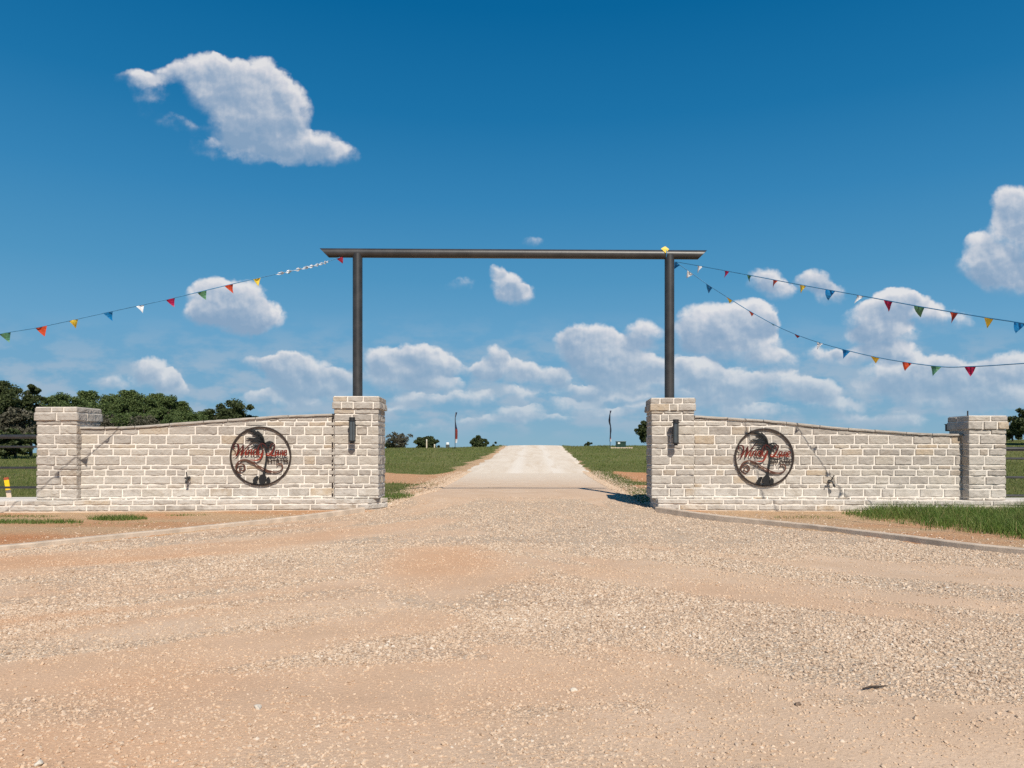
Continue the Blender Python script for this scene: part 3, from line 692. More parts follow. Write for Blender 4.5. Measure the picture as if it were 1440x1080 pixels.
# ------------------------------------------------------------------ round signs
def script_mat():
    m, t, b = mat('red_painted_script')
    co = nd('ShaderNodeTexCoord', t).outputs['Object']
    sx = nd('ShaderNodeSeparateXYZ', t); t.links.new(co, sx.inputs[0])
    f = MR(M('ADD', M('MULTIPLY', sx.outputs[2], -2.2, tree=t), M('MULTIPLY', NOISE(co, 9, 3, .5, tree=t), 1.0, tree=t), tree=t), -.1, .7, tree=t)
    t.links.new(MIX(f, (.045, .009, .006), (.27, .026, .009), tree=t), b.inputs['Base Color'])
    b.inputs['Roughness'].default_value = .35; return m
SCRIPT = script_mat()
SCROLL = simple('copper_brown_metal', (.13, .055, .035), .45, .3, var=.35, scale=14)
SIGNBLACK = simple('cut_black_steel', (.012, .012, .012), .4, 0, var=.2)
def sign(label, loc, rz, r, sd):
    t = thing('round_sign', label, 'sign', loc, rz, 'round metal signs on the entrance walls'); S = lambda P: [(x * r, z * r) for x, z in P]
    rn = random.Random(5)
    # ring of flat bar
    mb = MB(); n = 96; V = []; F = []
    for k in range(n):
        a = 2 * math.pi * k / n
        for rr, y in ((1.0, -.016), (1.0, .018), (.948, .018), (.948, -.016)): V.append((rr * r * math.cos(a), y, rr * r * math.sin(a)))
    for k in range(n):
        for j in range(4): j2 = (j + 1) % 4; k2 = (k + 1) % n; F.append((k * 4 + j, k * 4 + j2, k2 * 4 + j2, k2 * 4 + j))
    mb.add(V, F); smooth_sides(mb.build('ring', BROWNBLACK, t), 30)
    for a in (40, 140, 225, 315):
        b = MB(); b.tube([(.96 * r * math.cos(R(a)), .02, .96 * r * math.sin(R(a))), (.96 * r * math.cos(R(a)), .042, .96 * r * math.sin(R(a)))], .012, 8); b.build('standoff', BROWNBLACK, t)
    y0, y1 = -.012, .0
    # wind-blown palm
    mb = MB()
    mb.stroke(S([(.10, -.66), (.14, -.40), (.185, -.12), (.19, .12), (.13, .36)]), [.09 * r, .06 * r, .055 * r, .06 * r, .07 * r], y0, y1)
    hub = (.13, .42)
    fr = [((-.42, .92), .18, .26), ((-.33, .84), .12, .22), ((-.22, .80), .08, .24), ((-.40, .62), .06, .22), ((-.30, .52), .02, .24), ((-.24, .36), -.06, .2), ((-.10, .86), .08, .2), ((-.12, .27), -.08, .16),
          ((.40, .47), .07, .14), ((.34, .36), .02, .14), ((.26, .27), -.02, .12)]
    for (tx, tz), bow, w in fr:
        mx, mz = (hub[0] + tx) / 2 + .02, (hub[1] + tz) / 2 + bow * .55
        mb.stroke(S([hub, (mx, mz), (tx, tz)]), [.04 * r, w * r * .42, w * r * .26, .008 * r], y0, y1)
        for q in (.45, .6, .75, .88):          # ragged leaflets streaming with the wind
            bx = hub[0] + (tx - hub[0]) * q; bz = hub[1] + (tz - hub[1]) * q + bow * .5 * math.sin(q * math.pi)
            ex = bx + (tx - hub[0]) * .30; ez = bz + (tz - hub[1]) * .25 - .10 * rn.uniform(.4, 1.4)
            mb.stroke(S([(bx, bz), ((bx + ex) / 2, (bz + ez) / 2 + .01), (ex, ez)]), [.04 * r, .028 * r, .006 * r], y0 - .001, y1)
    mb.build('palm_tree', SIGNBLACK, t)
    # rocky mound with low plants at the foot
    mb = MB()
    mb.plate(S([(-.36, -.93), (-.20, -.90), (-.05, -.93), (.12, -.92), (.31, -.89), (.28, -.955), (.10, -.985), (-.2, -.97)]), y0 - .004, y1)
    mb.plate(S([(.0, -.93), (-.06, -.80), (-.04, -.68), (.04, -.61), (.15, -.63), (.20, -.72), (.15, -.84), (.13, -.93)]), y0 - .004, y1)
    mb.plate(S([(-.24, -.92), (-.25, -.80), (-.20, -.71), (-.12, -.66), (-.06, -.68), (-.10, -.78), (-.13, -.86), (-.12, -.92)]), y0 - .004, y1)
    mb.plate(S([(.19, -.90), (.18, -.80), (.22, -.71), (.27, -.70), (.32, -.80), (.30, -.90)]), y0 - .004, y1)
    mb.build('mound', SIGNBLACK, t)
    # scroll flourish
    mb = MB()
    sp = [(-.62 + .03 * math.cos(0), -.40)]
    spir = [(-.62 + rr * math.cos(a), -.40 + rr * math.sin(a)) for rr, a in [(.03 + .155 * k / 16, 1.0 + k * .62) for k in range(17)]]
    mb.stroke(S(spir), [.022 * r, .05 * r, .03 * r], y0, y1, sub=4)
    mb.stroke(S([(-.62, -.585), (-.76, -.50), (-.80, -.34), (-.70, -.18), (-.50, -.12), (-.28, -.19), (-.04, -.34), (.2, -.47), (.42, -.535), (.60, -.51), (.71, -.40), (.68, -.27), (.56, -.26), (.52, -.34)]),
              [.02 * r, .04 * r, .05 * r, .03 * r, .05 * r, .03 * r, .045 * r, .02 * r], y0, y1)
    mb.stroke(S([(-.46, -.16), (-.26, -.25), (-.04, -.40), (.18, -.52), (.34, -.55)]), [.015 * r, .03 * r, .03 * r, .015 * r], y0, y1)
    mb.build('scroll', SCROLL, t)
    # script lettering
    mb = MB(); yy0, yy1 = -.024, -.013
    def st(P, w): mb.stroke(S([(x, z - .02) for x, z in P]), [q * r * .78 for q in w], yy0, yy1)
    st([(-.80, .24), (-.87, .30), (-.86, .40), (-.77, .43), (-.71, .36), (-.72, .20), (-.78, .02)], [.02, .04, .05, .05, .075, .08, .05])
    st([(-.78, .02), (-.68, .20), (-.55, .41)], [.04, .035, .03]); st([(-.55, .41), (-.58, .22), (-.63, .03)], [.04, .085, .06])
    st([(-.63, .03), (-.52, .22), (-.36, .40), (-.27, .43)], [.05, .035, .03, .015])
    st([(-.90, .02), (-.80, .14), (-.84, .22)], [.012, .02, .012]); st([(-.84, -.02), (-.72, .12)], [.01, .025])
    st([(-.44, .24), (-.49, .10), (-.46, .06), (-.40, .11)], [.05, .055, .04, .02]); st([(-.42, .31), (-.40, .34)], [.05, .04])
    st([(-.36, .24), (-.42, .06)], [.05, .05]); st([(-.41, .10), (-.33, .23), (-.28, .22), (-.31, .10), (-.28, .06), (-.22, .11)], [.02, .04, .055, .055, .035, .02])
    st([(-.11, .22), (-.18, .24), (-.23, .14), (-.20, .06), (-.14, .09), (-.08, .22)], [.03, .045, .055, .05, .03, .03]); st([(-.02, .42), (-.09, .22), (-.13, .08), (-.08, .06)], [.04, .06, .055, .03])
    st([(-.04, .23), (-.07, .12), (-.03, .06), (.04, .12), (.08, .23)], [.05, .06, .05, .03, .03]); st([(.09, .24), (.05, .06), (-.03, -.08), (-.16, -.12), (-.34, -.10)], [.06, .065, .055, .05, .012])
    st([(.05, .26), (.02, .44), (.14, .40), (.22, .28)], [.02, .05, .04, .02])
    st([(.30, .30), (.36, .42), (.45, .42), (.44, .30), (.36, .14), (.28, .05), (.20, .07), (.25, .12), (.36, .05), (.48, .03), (.54, .09)], [.03, .04, .05, .065, .085, .06, .04, .03, .055, .05, .02])
    st([(.58, .20), (.52, .22), (.48, .13), (.51, .05), (.56, .10), (.60, .21)], [.035, .045, .055, .05, .03, .03]); st([(.60, .22), (.56, .10), (.59, .05), (.64, .10)], [.05, .055, .04, .02])
    st([(.67, .21), (.63, .05)], [.045, .045]); st([(.63, .09), (.69, .20), (.73, .19), (.71, .09), (.73, .05), (.78, .09)], [.02, .035, .05, .05, .035, .02])
    st([(.78, .11), (.85, .16), (.84, .22), (.79, .20), (.77, .11), (.80, .05), (.88, .08)], [.03, .04, .04, .045, .055, .045, .02])
    mb.build('script_lettering', SCRIPT, t)
    # block capitals
    fc = bpy.data.curves.new('lettering', 'FONT'); fc.body = 'ESTATES'; fc.size = .175 * r; fc.space_character = 1.04; fc.extrude = .005; fc.offset = .0035; fc.align_x = 'LEFT'
    tmp = bpy.data.objects.new('lettering', fc); C.objects.link(tmp); bpy.context.view_layer.update()
    me = bpy.data.meshes.new_from_object(tmp.evaluated_get(bpy.context.evaluated_depsgraph_get())); bpy.data.objects.remove(tmp)
    me.transform(Matrix.Translation((.215 * r, -.020, -.185 * r)) @ Matrix.Rotation(R(90), 4, 'X'))
    me.name = 'block_lettering'; me.materials.clear(); me.materials.append(BROWNBLACK)
    o = bpy.data.objects.new('block_lettering', me); C.objects.link(o); o.parent = t
    return t
def wall_pt(A, B, x, z, off):
    f = (x - A[0]) / (B[0] - A[0]); y = A[1] + f * (B[1] - A[1]); return Vector((x, y - off, z)), math.atan2(B[1] - A[1], B[0] - A[0])
p, az = wall_pt(WL_A, WL_B, -5.60, 1.15, .044); sign('round steel sign with a wind-blown palm on the left stone wall', p, az, .620, 1)
p, az = wall_pt(WR_A, WR_B, 4.86, 1.125, .044); sign('round steel sign with a wind-blown palm on the right stone wall', p, az, .605, 2)

# small black fittings low on the walls
def fitting(label, x, z, A, B, mirror=1):
    p, az = wall_pt(A, B, x, z, .02); t = thing('wall_fitting', label, 'wall fitting', p, az, 'small black fittings low on the walls')
    mb = MB(); mb.tube([(0, .02, 0), (0, -.03, 0)], .035, 14); mb.build('base', BLACK, t)
    mb = MB(); mb.tube([(0, -.02, 0), (0, -.10, .0)], .014, 10); mb.tube([(-.05, -.10, 0), (.05, -.10, 0)], .017, 10); mb.build('knuckle', BLACK, t)
    mb = MB(); mb.tube([(0, -.10, 0), (.03 * mirror, -.12, .08), (.06 * mirror, -.13, .13)], [.012, .012, .009], 8); mb.build('stem', BLACK, t)
    mb = MB(); mb.tube([(.035 * mirror, -.10, -.01), (.05 * mirror, -.12, -.06), (.07 * mirror, -.125, -.11)], [.014, .022, .024], 10); mb.build('spout', BLACK, t)
    mb = MB(); mb.tube([(-.04 * mirror, -.10, -.005), (-.055 * mirror, -.11, -.05)], [.012, .010], 8); mb.build('lever', BLACK, t)
fitting('small black metal fitting low on the left wall, outward of its round sign', -7.03, .70, WL_A, WL_B, -.2)
fitting('small black metal fitting low on the right wall, outward of its round sign', 6.18, .63, WR_A, WR_B, 1)
t = thing('metal_rod', 'thin black rod standing on top of the right outermost pillar', 'rod', (9.03, 15.25, 1.955))
mb = MB(); mb.tube([(0, 0, 0), (0, 0, .13)], .014, 10); mb.build('stem', BLACK, t)
mb = MB(); mb.tube([(0, 0, 0), (0, 0, .016)], .035, 12); mb.build('foot', BLACK, t)
t = thing('wall_box', 'small black box on the back of the right outermost pillar', 'box', (8.845, 15.615, 1.745), R(3.5))
mb = MB(); mb.box((-.05, -.05, -.07), (.05, .05, .07), bev=.008); mb.build('housing', BLACK, t)
mb = MB(); mb.box((-.06, -.052, .068), (.06, .06, .082), bev=.003); mb.build('lid', BLACK, t)

# ------------------------------------------------------------------ pipe fences
FENCE = simple('black_painted_pipe', (.028, .027, .028), .38, 0, var=.25, spec=.6)
def fence(label, xs_, y0, y1, zs, sgn):
    t = thing('pipe_fence', label, 'fence', (xs_[0], y0, 0), 0, 'pipe fences')
    xa, xb = xs_
    for i, z in enumerate(zs):
        mb = MB(); r = .044 if i == len(zs) - 1 else .024
        mb.tube([(0, 0, z), ((xb - xa) / 2, (y1 - y0) / 2, z - .01), (xb - xa, y1 - y0, z)], r, 14); smooth_sides(mb.build('rail', FENCE, t))
    n = 4
    for k in range(1, n + 1):
        f = (k - .08) / n; mb = MB(); mb.tube([((xb - xa) * f, (y1 - y0) * f + .065, -.3), ((xb - xa) * f, (y1 - y0) * f + .065, zs[-1] + .03)], .04, 14); smooth_sides(mb.build('post', FENCE, t))
fence('black pipe fence running left from the far left pillar', (-9.9, -20.5), 15.4, 15.0, [.50, .91, 1.345, 1.555], -1)
fence('black pipe fence running right from the far right pillar', (9.55, 20.5), 15.4, 15.0, [.33, .71, 1.10, 1.30], 1)

# ------------------------------------------------------------------ bunting
def cloth(name, col):
    m, t, b = mat(name); b.inputs['Base Color'].default_value = (*col, 1); b.inputs['Roughness'].default_value = .45
    tr = nd('ShaderNodeBsdfTranslucent', t); tr.inputs[0].default_value = (*col, 1); mx = nd('ShaderNodeMixShader', t); mx.inputs[0].default_value = .35
    t.links.new(b.outputs[0], mx.inputs[1]); t.links.new(tr.outputs[0], mx.inputs[2]); t.links.new(mx.outputs[0], t.nodes['Material Output'].inputs[0]); return m
CL = {'blue': cloth('blue_pennant_plastic', (.010, .25, .58)), 'white': cloth('white_pennant_plastic', (.88, .88, .88)), 'magenta': cloth('magenta_pennant_plastic', (.50, .012, .10)),
      'green': cloth('green_pennant_plastic', (.12, .31, .17)), 'orange': cloth('orange_pennant_plastic', (.64, .085, .025)), 'yellow': cloth('yellow_pennant_plastic', (.86, .66, .07)), 'red': cloth('dark_red_pennant_plastic', (.34, .012, .04))}
CORD = simple('blue_cord', (.03, .17, .33), .6, var=.2)
def bunting(label, knots, flags, extra=None):
    P3 = [at(*k) if len(k) == 3 else Vector(k[1:]) for k in knots]
    P = [np.array(p) for p in P3]
    pts = catmull(P, 14); org = P3[0].copy()
    t = thing('bunting_string', label, 'bunting', org, 0, 'strings of pennant bunting on the gateway')
    mb = MB(); mb.tube([Vector(p) - org for p in pts], .0085, 6); mb.build('cord', CORD, t)
    scr = np.array([(X0 + p[0] * F_PX / p[1]) for p in pts])
    rn = random.Random(len(flags) * 7)
    for px, colr, tw, sc in flags:
        i = int(np.argmin(np.abs(scr - px))); p = Vector(pts[i]); d = (Vector(pts[min(i + 1, len(pts) - 1)]) - Vector(pts[max(i - 1, 0)])).normalized()
        if d.x < 0: d = -d
        w, h = .165 * sc, .165 * sc; dn = Vector((0, 0, -1)); a = tw
        ax = d; side = dn - ax * dn.dot(ax); side.normalize(); nrm = ax.cross(side)
        hang = (side * math.cos(a) + nrm * math.sin(a)).normalized(); sway = rn.uniform(-.25, .25)
        V = []; F = []; m_ = 4; idx = {}
        for s_ in (0, 1):
            for r_ in range(m_ + 1):
                fr = r_ / m_
                for c_ in range(m_ - r_ + 1):
                    fc_ = (c_ + r_ / 2) / m_ - .5
                    q = p - org + ax * (w * (fc_ + sway * fr * .5)) + hang * (h * fr + .004) + nrm * (.045 * math.sin(fr * 2.2 + px) * fr + .028 * math.sin(fc_ * 5 + px * .7)) * sc + nrm * (.0025 if s_ else 0)
                    idx[(s_, r_, c_)] = len(V); V.append(q)
        for s_ in (0, 1):
            for r_ in range(m_):
                for c_ in range(m_ - r_):
                    F.append((idx[s_, r_, c_], idx[s_, r_, c_ + 1], idx[s_, r_ + 1, c_]))
                    if c_ < m_ - r_ - 1: F.append((idx[s_, r_, c_ + 1], idx[s_, r_ + 1, c_ + 1], idx[s_, r_ + 1, c_]))
        for k in range(m_):
            F.append((idx[0, 0, k], idx[0, 0, k + 1], idx[1, 0, k + 1], idx[1, 0, k]))
            F.append((idx[0, k, 0], idx[0, k + 1, 0], idx[1, k + 1, 0], idx[1, k, 0])); F.append((idx[0, k, m_ - k], idx[0, k + 1, m_ - k - 1], idx[1, k + 1, m_ - k - 1], idx[1, k, m_ - k]))
        mb = MB(); mb.add(V, F); o = mb.build('pennant', CL[colr], t); o['label'] = colr + ' triangular pennant'
    return t, pts, org
tL, ptsL, oL = bunting('pennant string sloping down left from the left end of the steel beam',
    [(478, 362, 15.9), (440, 374, 15.6), (361, 391.5, 14.97), (322, 400.5, 14.66), (240, 420, 14.0), (152, 439, 13.32), (58, 459.5, 12.7), (0, 469.5, 12.4), (-160, 500, 11.5), (-420, 560, 10.2), ('w', -10.9, 9.4, .06)],
    [(7, 'green', .1, 1.0), (58, 'orange', -.1, 1.05), (106, 'yellow', .3, .9), (152, 'blue', .1, 1.0), (198, 'white', -.2, .9), (240, 'magenta', .1, 1.0), (284, 'green', .1, 1.05), (322, 'orange', .0, 1.1), (361, 'yellow', .25, .95), (407, 'green', 1.25, .6), (481, 'red', .2, .85)])
# the crumpled white tape on the stretch next to the beam
mb = MB(); V = []; F = []; k = 0; seg_ = [p for p in ptsL if 384 < X0 + p[0] * F_PX / p[1] < 462]
rn = random.Random(3)
seg_ = catmull(seg_, 3)
for i, p in enumerate(seg_):
    a = i * .55 + rn.uniform(-.4, .4); w = .022 + .018 * math.sin(i * .9) ** 2; q = Vector(p) - oL
    dvec = Vector((0, math.sin(a), math.cos(a))) * w; nn_ = Vector((0, math.cos(a), -math.sin(a))) * .0015
    V += [q + dvec + nn_, q - dvec + nn_, q - dvec - nn_, q + dvec - nn_]
    if i:
        for c_ in range(4): c2 = (c_ + 1) % 4; F.append((4 * i - 4 + c_, 4 * i - 4 + c2, 4 * i + c2, 4 * i + c_))
mb.add(V, F); mb.build('ribbon', CL['white'], tL)['label'] = 'crumpled white tape'
tA, ptsA, oA = bunting('upper pennant string sloping right from the right end of the steel beam',
    [(950, 368, 15.9), (984, 374, 15.45), (1054, 387, 14.45), (1128, 401, 13.4), (1209, 415.5, 12.43), (1293, 431, 11.5), (1389, 447, 10.5), (1440, 455, 10.0), (1600, 484, 8.8), (1800, 540, 7.9), ('w', 8.6, 7.0, .06)],
    [(984, 'white', .15, .95), (1020, 'magenta', .15, .85), (1054, 'green', .35, .85), (1091, 'orange', .2, .9), (1128, 'yellow', .4, .95), (1167, 'blue', .0, 1.05), (1209, 'white', -.05, .85), (1250, 'magenta', .0, 1.0), (1293, 'green', .3, 1.0), (1341, 'orange', .05, .95), (1389, 'yellow', .3, .9), (1436, 'blue', .1, .85)])
tB, ptsB, oB = bunting('lower sagging pennant string right of the steel gateway',
    [(951, 369, 15.9), (971, 383, 15.75), (998, 402, 15.55), (1026, 420, 15.25), (1056, 438.5, 15.0), (1100, 462, 14.63), (1153, 482, 14.2), (1231, 502, 13.57), (1316, 515, 12.93), (1364, 515.5, 12.58), (1440, 511, 11.95), (1600, 500, 10.9), (1850, 560, 10.4), ('w', 12.0, 9.4, .06)],
    [(953, 'blue', .3, 1.0), (971, 'white', .3, .9), (998, 'blue', .5, 1.0), (1026, 'yellow', 1.0, 1.0), (1056, 'orange', 1.05, .9), (1085, 'green', 1.35, .6), (1122, 'red', 1.1, .7), (1153, 'white', .15, .8), (1190, 'blue', .15, 1.0), (1231, 'yellow', .8, .9), (1273, 'orange', .3, .95), (1316, 'green', .1, 1.05), (1364, 'magenta', .2, 1.0)])
# end of the upper string looped over the beam, with one yellow pennant
mb = MB(); c0 = Vector((2.93, GY, ZR + .0)) - oA
mb.tube([c0 + Vector((.0, math.cos(a) * .108, math.sin(a) * .108)) for a in np.linspace(0, 2 * math.pi, 25)], .009, 6); mb.build('knot', CORD, tA)
mb = MB(); V = [c0 + Vector(q) for q in ((-.11, -.06, .115), (.06, -.075, .10), (-.02, -.118, .0), (-.11, -.057, .12), (.06, -.072, .105), (-.02, -.121, .004), (-.02, -.05, .17), (-.02, -.047, .172))]
mb.add(V, [(0, 1, 2), (3, 5, 4), (0, 3, 4, 1), (1, 4, 5, 2), (2, 5, 3, 0), (0, 6, 1), (3, 4, 7), (0, 3, 7, 6), (6, 7, 4, 1)]); mb.build('pennant', CL['yellow'], tA)['label'] = 'yellow pennant folded over the beam'

# ------------------------------------------------------------------ things on the crest of the hill
def gz(x, y): return float(terrain(np.array([x]), np.array([y]))[0])
def feather_flag(label, px, d, hgt, cols, lean):
    x = (px - X0) * d / F_PX; t = thing('feather_flag', label, 'flag', (x, d, gz(x, d)), R(82), 'feather flags on the crest')
    mb = MB(); P = catmull([(0, 0), (.02, hgt * .5), (.06 + lean, hgt * .85), (.22 + lean, hgt)], 6); mb.tube([(p[0], 0, p[1]) for p in P], [.03] * (len(P) - 4) + [.022, .018, .014, .012], 8); mb.build('pole', FENCE, t)
    lo = hgt * .16; n = 24; V = []; F = []; I = []
    for i in range(n + 1):
        f = i / n; z = lo + (hgt - lo) * f; xa = np.interp(z, [p[1] for p in P], [p[0] for p in P]); w = .75 * math.sin(min(1, f * 3 + .3) * 1.5) * (1 - .85 * f ** 3) + .03
        for c_ in range(5):
            g_ = c_ / 4; yy = .13 * math.sin(g_ * 4 + f * 6) * g_ + .06 * g_ * math.sin(f * 11)
            V += [(xa + w * g_ + .03, yy, z), (xa + w * g_ + .03, yy + .008, z)]
    for i in range(n):
        for c_ in range(4):
            a = (i * 5 + c_) * 2; b_ = a + 2; c2 = a + 10; d2 = c2 + 2
            mi = 0 if i > n * cols[0] else (1 if i > n * cols[1] else 2)
            F += [(a, b_, d2, c2), (a + 1, c2 + 1, d2 + 1, b_ + 1)]; I += [mi, mi]
    o = mesh_np('banner', np.array(V), F, [cloth('navy_flag_cloth', (.03, .035, .09)), cloth('red_flag_cloth', (.42, .06, .05)), cloth('white_flag_cloth', (.7, .68, .68))], t, I)
feather_flag('narrow navy and red feather flag on the crest left of the road', 640, 76, 3.75, (.42, .1), 0)
feather_flag('narrow dark navy feather flag on the crest right of the road', 858, 76, 3.8, (.12, .08), .05)
GREENBOX = simple('dark_green_enamel', (.012, .040, .026), .4, 0, var=.2)
d = 74; x = (873 - X0) * d / F_PX
t = thing('utility_box', 'dark green utility box with white sticker on a pale pad at the crest', 'utility box', (x, d, gz(x, d)))
mb = MB(); mb.box((-1.1, -.75, -.3), (1.1, .75, .07), bev=.01); mb.build('pad', CONCRETE, t)
mb = MB(); mb.box((-.46, -.42, .07), (.46, .42, .60), bev=.02); mb.build('cabinet', GREENBOX, t)
mb = MB(); mb.box((-.49, -.46, .60), (.49, .45, .68), bev=.02); mb.build('lid', GREENBOX, t)
mb = MB(); mb.box((-.34, -.426, .42), (-.12, -.419, .56)); mb.build('sticker', simple('white_sticker', (.75, .75, .72), .5), t)
d = 84; x = (629.5 - X0) * d / F_PX
t = thing('utility_pedestal', 'small white-topped utility pedestal on the crest beside the left flag', 'pedestal', (x, d, gz(x, d)))
mb = MB(); mb.box((-.20, -.18, -.1), (.20, .18, .34), bev=.02); mb.build('base', simple('grey_green_plastic', (.05, .06, .055), .6), t)
mb = MB(); mb.box((-.17, -.16, .34), (.17, .16, .62), bev=.06); mb.build('cover', simple('white_plastic', (.72, .74, .76), .4), t)
STAKE = simple('pale_wood', (.55, .47, .36), .8)
for px, d, h, lb in ((600, 80, 1.0, 'tall pale survey stake in front of the round tree left of the road'), (611, 82, .42, 'short pale survey stake beside a taller one on the left crest')):
    x = (px - X0) * d / F_PX; t = thing('survey_stake', lb, 'stake', (x, d, gz(x, d)), .3)
    mb = MB(); mb.box((-.06, -.03, -.2), (.06, .03, h * .78), bev=.006); mb.build('shaft', STAKE, t)
    mb = MB(); mb.box((-.064, -.034, h * .78), (.064, .034, h), bev=.006); mb.build('top', simple('faded_paint', (.66, .62, .52), .7), t)
# yellow marker beside the fence
d = 15.9; x = (13.5 - X0) * d / F_PX
t = thing('marker_post', 'leaning yellow marker post with red-brown tip beside the left fence', 'marker post', (x, d, .22)); t.rotation_euler = (0, R(-9), 0)
for z0, z1, nm, c in ((-.3, .20, 'shaft', (.60, .47, .36)), (.20, .42, 'yellow_band', (.82, .50, .01)), (.42, .475, 'tip', (.32, .07, .03))):
    mb = MB(); mb.box((-.05, -.012, z0), (.05, .012, z1), bev=.004); mb.build(nm, simple('marker_' + nm, c, .55), t)
# stick and larger stones lying on the gravel
ROCK = simple('pale_limestone', (.62, .55, .46), .9, var=.15, scale=20, bump=.5, bscale=60)
def az_(x, y): return float(apron_z(np.array([x]), np.array([y]))[0])
x, y, _ = at(1231, 967, 3.9); y = 1040 * 1.23 / (967 - 636); x = (1231 - X0) * y / F_PX
mb = MB(); mb.tube([(-.075, -.02, .012), (-.03, -.004, .017), (.02, .006, .015), (.075, .02, .014)], [.0035, .0055, .005, .003], 8)
o = mb.build('stick', simple('dark_bark', (.05, .035, .025), .9, var=.4, scale=40)); o.location = (x, y, az_(x, y)); tag(o, 'short dark stick lying on the gravel in the right foreground', 'stick')
def rock(label, px, py, w, m_, flat=.5, sd=1):
    y = 1040 * 1.23 / (py - 636); x = (px - X0) * y / F_PX
    bm = bmesh.new(); bmesh.ops.create_icosphere(bm, subdivisions=3, radius=1); rr = random.Random(sd)
    for k in range(9):
        nrm = Vector((rr.uniform(-1, 1), rr.uniform(-1, 1), rr.uniform(-1, 1))).normalized(); dd = rr.uniform(.45, .8)
        for w_ in bm.verts:
            q = w_.co.dot(nrm)
            if q > dd: w_.co -= nrm * (q - dd)
    for w_ in bm.verts: w_.co = Vector((w_.co.x * w, w_.co.y * w * .7, w_.co.z * w * flat))
    me = bpy.data.meshes.new('loose_stone'); bm.to_mesh(me); bm.free(); me.materials.append(m_)
    o = bpy.data.objects.new('loose_stone', me); C.objects.link(o); o.location = (x, y, az_(x, y) + w * flat * .35); o.rotation_euler = (.1, .1, rr.uniform(0, 6)); tag(o, label, 'stone')
rock('flat whitish stone on the packed dirt left of centre foreground', 362, 995, .034, ROCK, .45, 4)
rock('pale rounded stone at the bottom left corner of the gravel', 54, 1072, .024, ROCK, .75, 8)
rock('dark clod at the edge of the gravel in the right foreground', 1123, 987, .026, simple('dark_clod', (.20, .14, .10), .95, var=.3, scale=30, bump=.6), .65, 12)
rock('small white stone on bare dirt right of centre foreground', 808, 964, .024, ROCK, .55, 15)
# ------------------------------------------------------------------ loose gravel: angular stones instanced on a point set
def stone_instance_mat():
    m, t, b = mat('gravel_stone')
    oi = nd('ShaderNodeObjectInfo', t).outputs['Random']
    og = nd('ShaderNodeAttribute', t, attribute_name='tint', attribute_type='INSTANCER').outputs['Fac']
    c = RAMP(oi, [(0, (.23, .155, .105)), (.06, (.40, .285, .20)), (.2, (.50, .37, .265)), (.5, (.56, .425, .31)), (.78, (.605, .475, .36)), (.96, (.645, .53, .415)), (.992, (.72, .65, .56)), (1, (.36, .29, .24))], t)
    c = MIX(M('MULTIPLY', og, .6, tree=t), c, (.58, .35, .21), tree=t)
    du = nd('ShaderNodeAttribute', t, attribute_name='dust', attribute_type='INSTANCER').outputs['Fac']
    c = MIX(M('MULTIPLY', du, .55, tree=t), c, (.575, .415, .285), tree=t)
    co = nd('ShaderNodeTexCoord', t).outputs['Object']
    c = MIX(MR(NOISE(co, 1.6, 4, .6, tree=t), .45, .75, 0, .3, tree=t), c, (.52, .38, .265), tree=t)
    t.links.new(c, b.inputs['Base Color']); b.inputs['Roughness'].default_value = .95; b.inputs['Specular IOR Level'].default_value = .15
    return m
STONES = stone_instance_mat()
def gravel_points(n, dmin, dmax, xlim):
    y = np.sqrt(rng.uniform(dmin ** 2, dmax ** 2, n)); x = rng.uniform(-1, 1, n) * (.76 * y + 1.3)
    ok = (np.abs(x) < xlim) & (x > edge_l(y) + .06) & (x < edge_r(y) - .06)
    return x[ok], y[ok]
def pick(n, a, b, smin, smax, p_dirt, xlim=14):
    x, y = gravel_points(n, a, b, xlim); bb = bare(x, y); cl = sstep(.35, .65, fbm(x * 1.8, y * 1.8, 3, 91))
    p = p_dirt * (.3 + 1.4 * cl) + (1 - p_dirt) * (1 - sstep(.12, .8, bb + (cl - .5) * .35)) * (.6 + .4 * cl)
    k = rng.random(len(x)) < p; x, y = x[k], y[k]
    s = smin * (smax / smin) ** (rng.random(len(x)) ** 2.6)
    return x, y, s * (1 - .35 * bb[k] * (rng.random(len(x)) < .9))
sets = [pick(285000, 1.6, 6.0, .0032, .0145, .30), pick(150000, 6.0, 10.0, .0055, .0175, .30), pick(98000, 10.0, 18.0, .009, .020, .3), pick(9000, 18, 33, .012, .022, .3)]
gx = np.concatenate([s[0] for s in sets]); gy = np.concatenate([s[1] for s in sets]); gs = np.concatenate([s[2] for s in sets]); ng = len(gx)
gzv = apron_z(gx, gy) + gs * rng.uniform(-.1, .25, ng)
# stones spilled over the verges behind the gate and scattered in the beds
ny = 16000; vy = rng.uniform(15.6, 36, ny); side = rng.random(ny) < .5; vd = rng.exponential(.30, ny) - .35
vx = np.where(side, edge_l(vy) - vd, edge_r(vy) + vd); vs_ = .011 * (2.6 ** (rng.random(ny) ** 2))
nb = 2600; by_ = rng.uniform(9.5, 15, nb); bs = rng.random(nb) < .5; bd = rng.exponential(.5, nb) + .1; bx = np.where(bs, edge_l(by_) - bd, edge_r(by_) + bd)
vx = np.concatenate([vx, bx]); vy = np.concatenate([vy, by_]); vs_ = np.concatenate([vs_, .008 * (2.4 ** (rng.random(nb) ** 2))])
vz = np.maximum(terrain(vx, vy) - .09 * inside(vx, vy), np.where((vx > edge_l(vy)) & (vx < edge_r(vy)), apron_z(vx, vy), -9)) + vs_ * .25
gx = np.concatenate([gx, vx]); gy = np.concatenate([gy, vy]); gs = np.concatenate([gs, vs_]); gzv = np.concatenate([gzv, vz]); ng = len(gx)
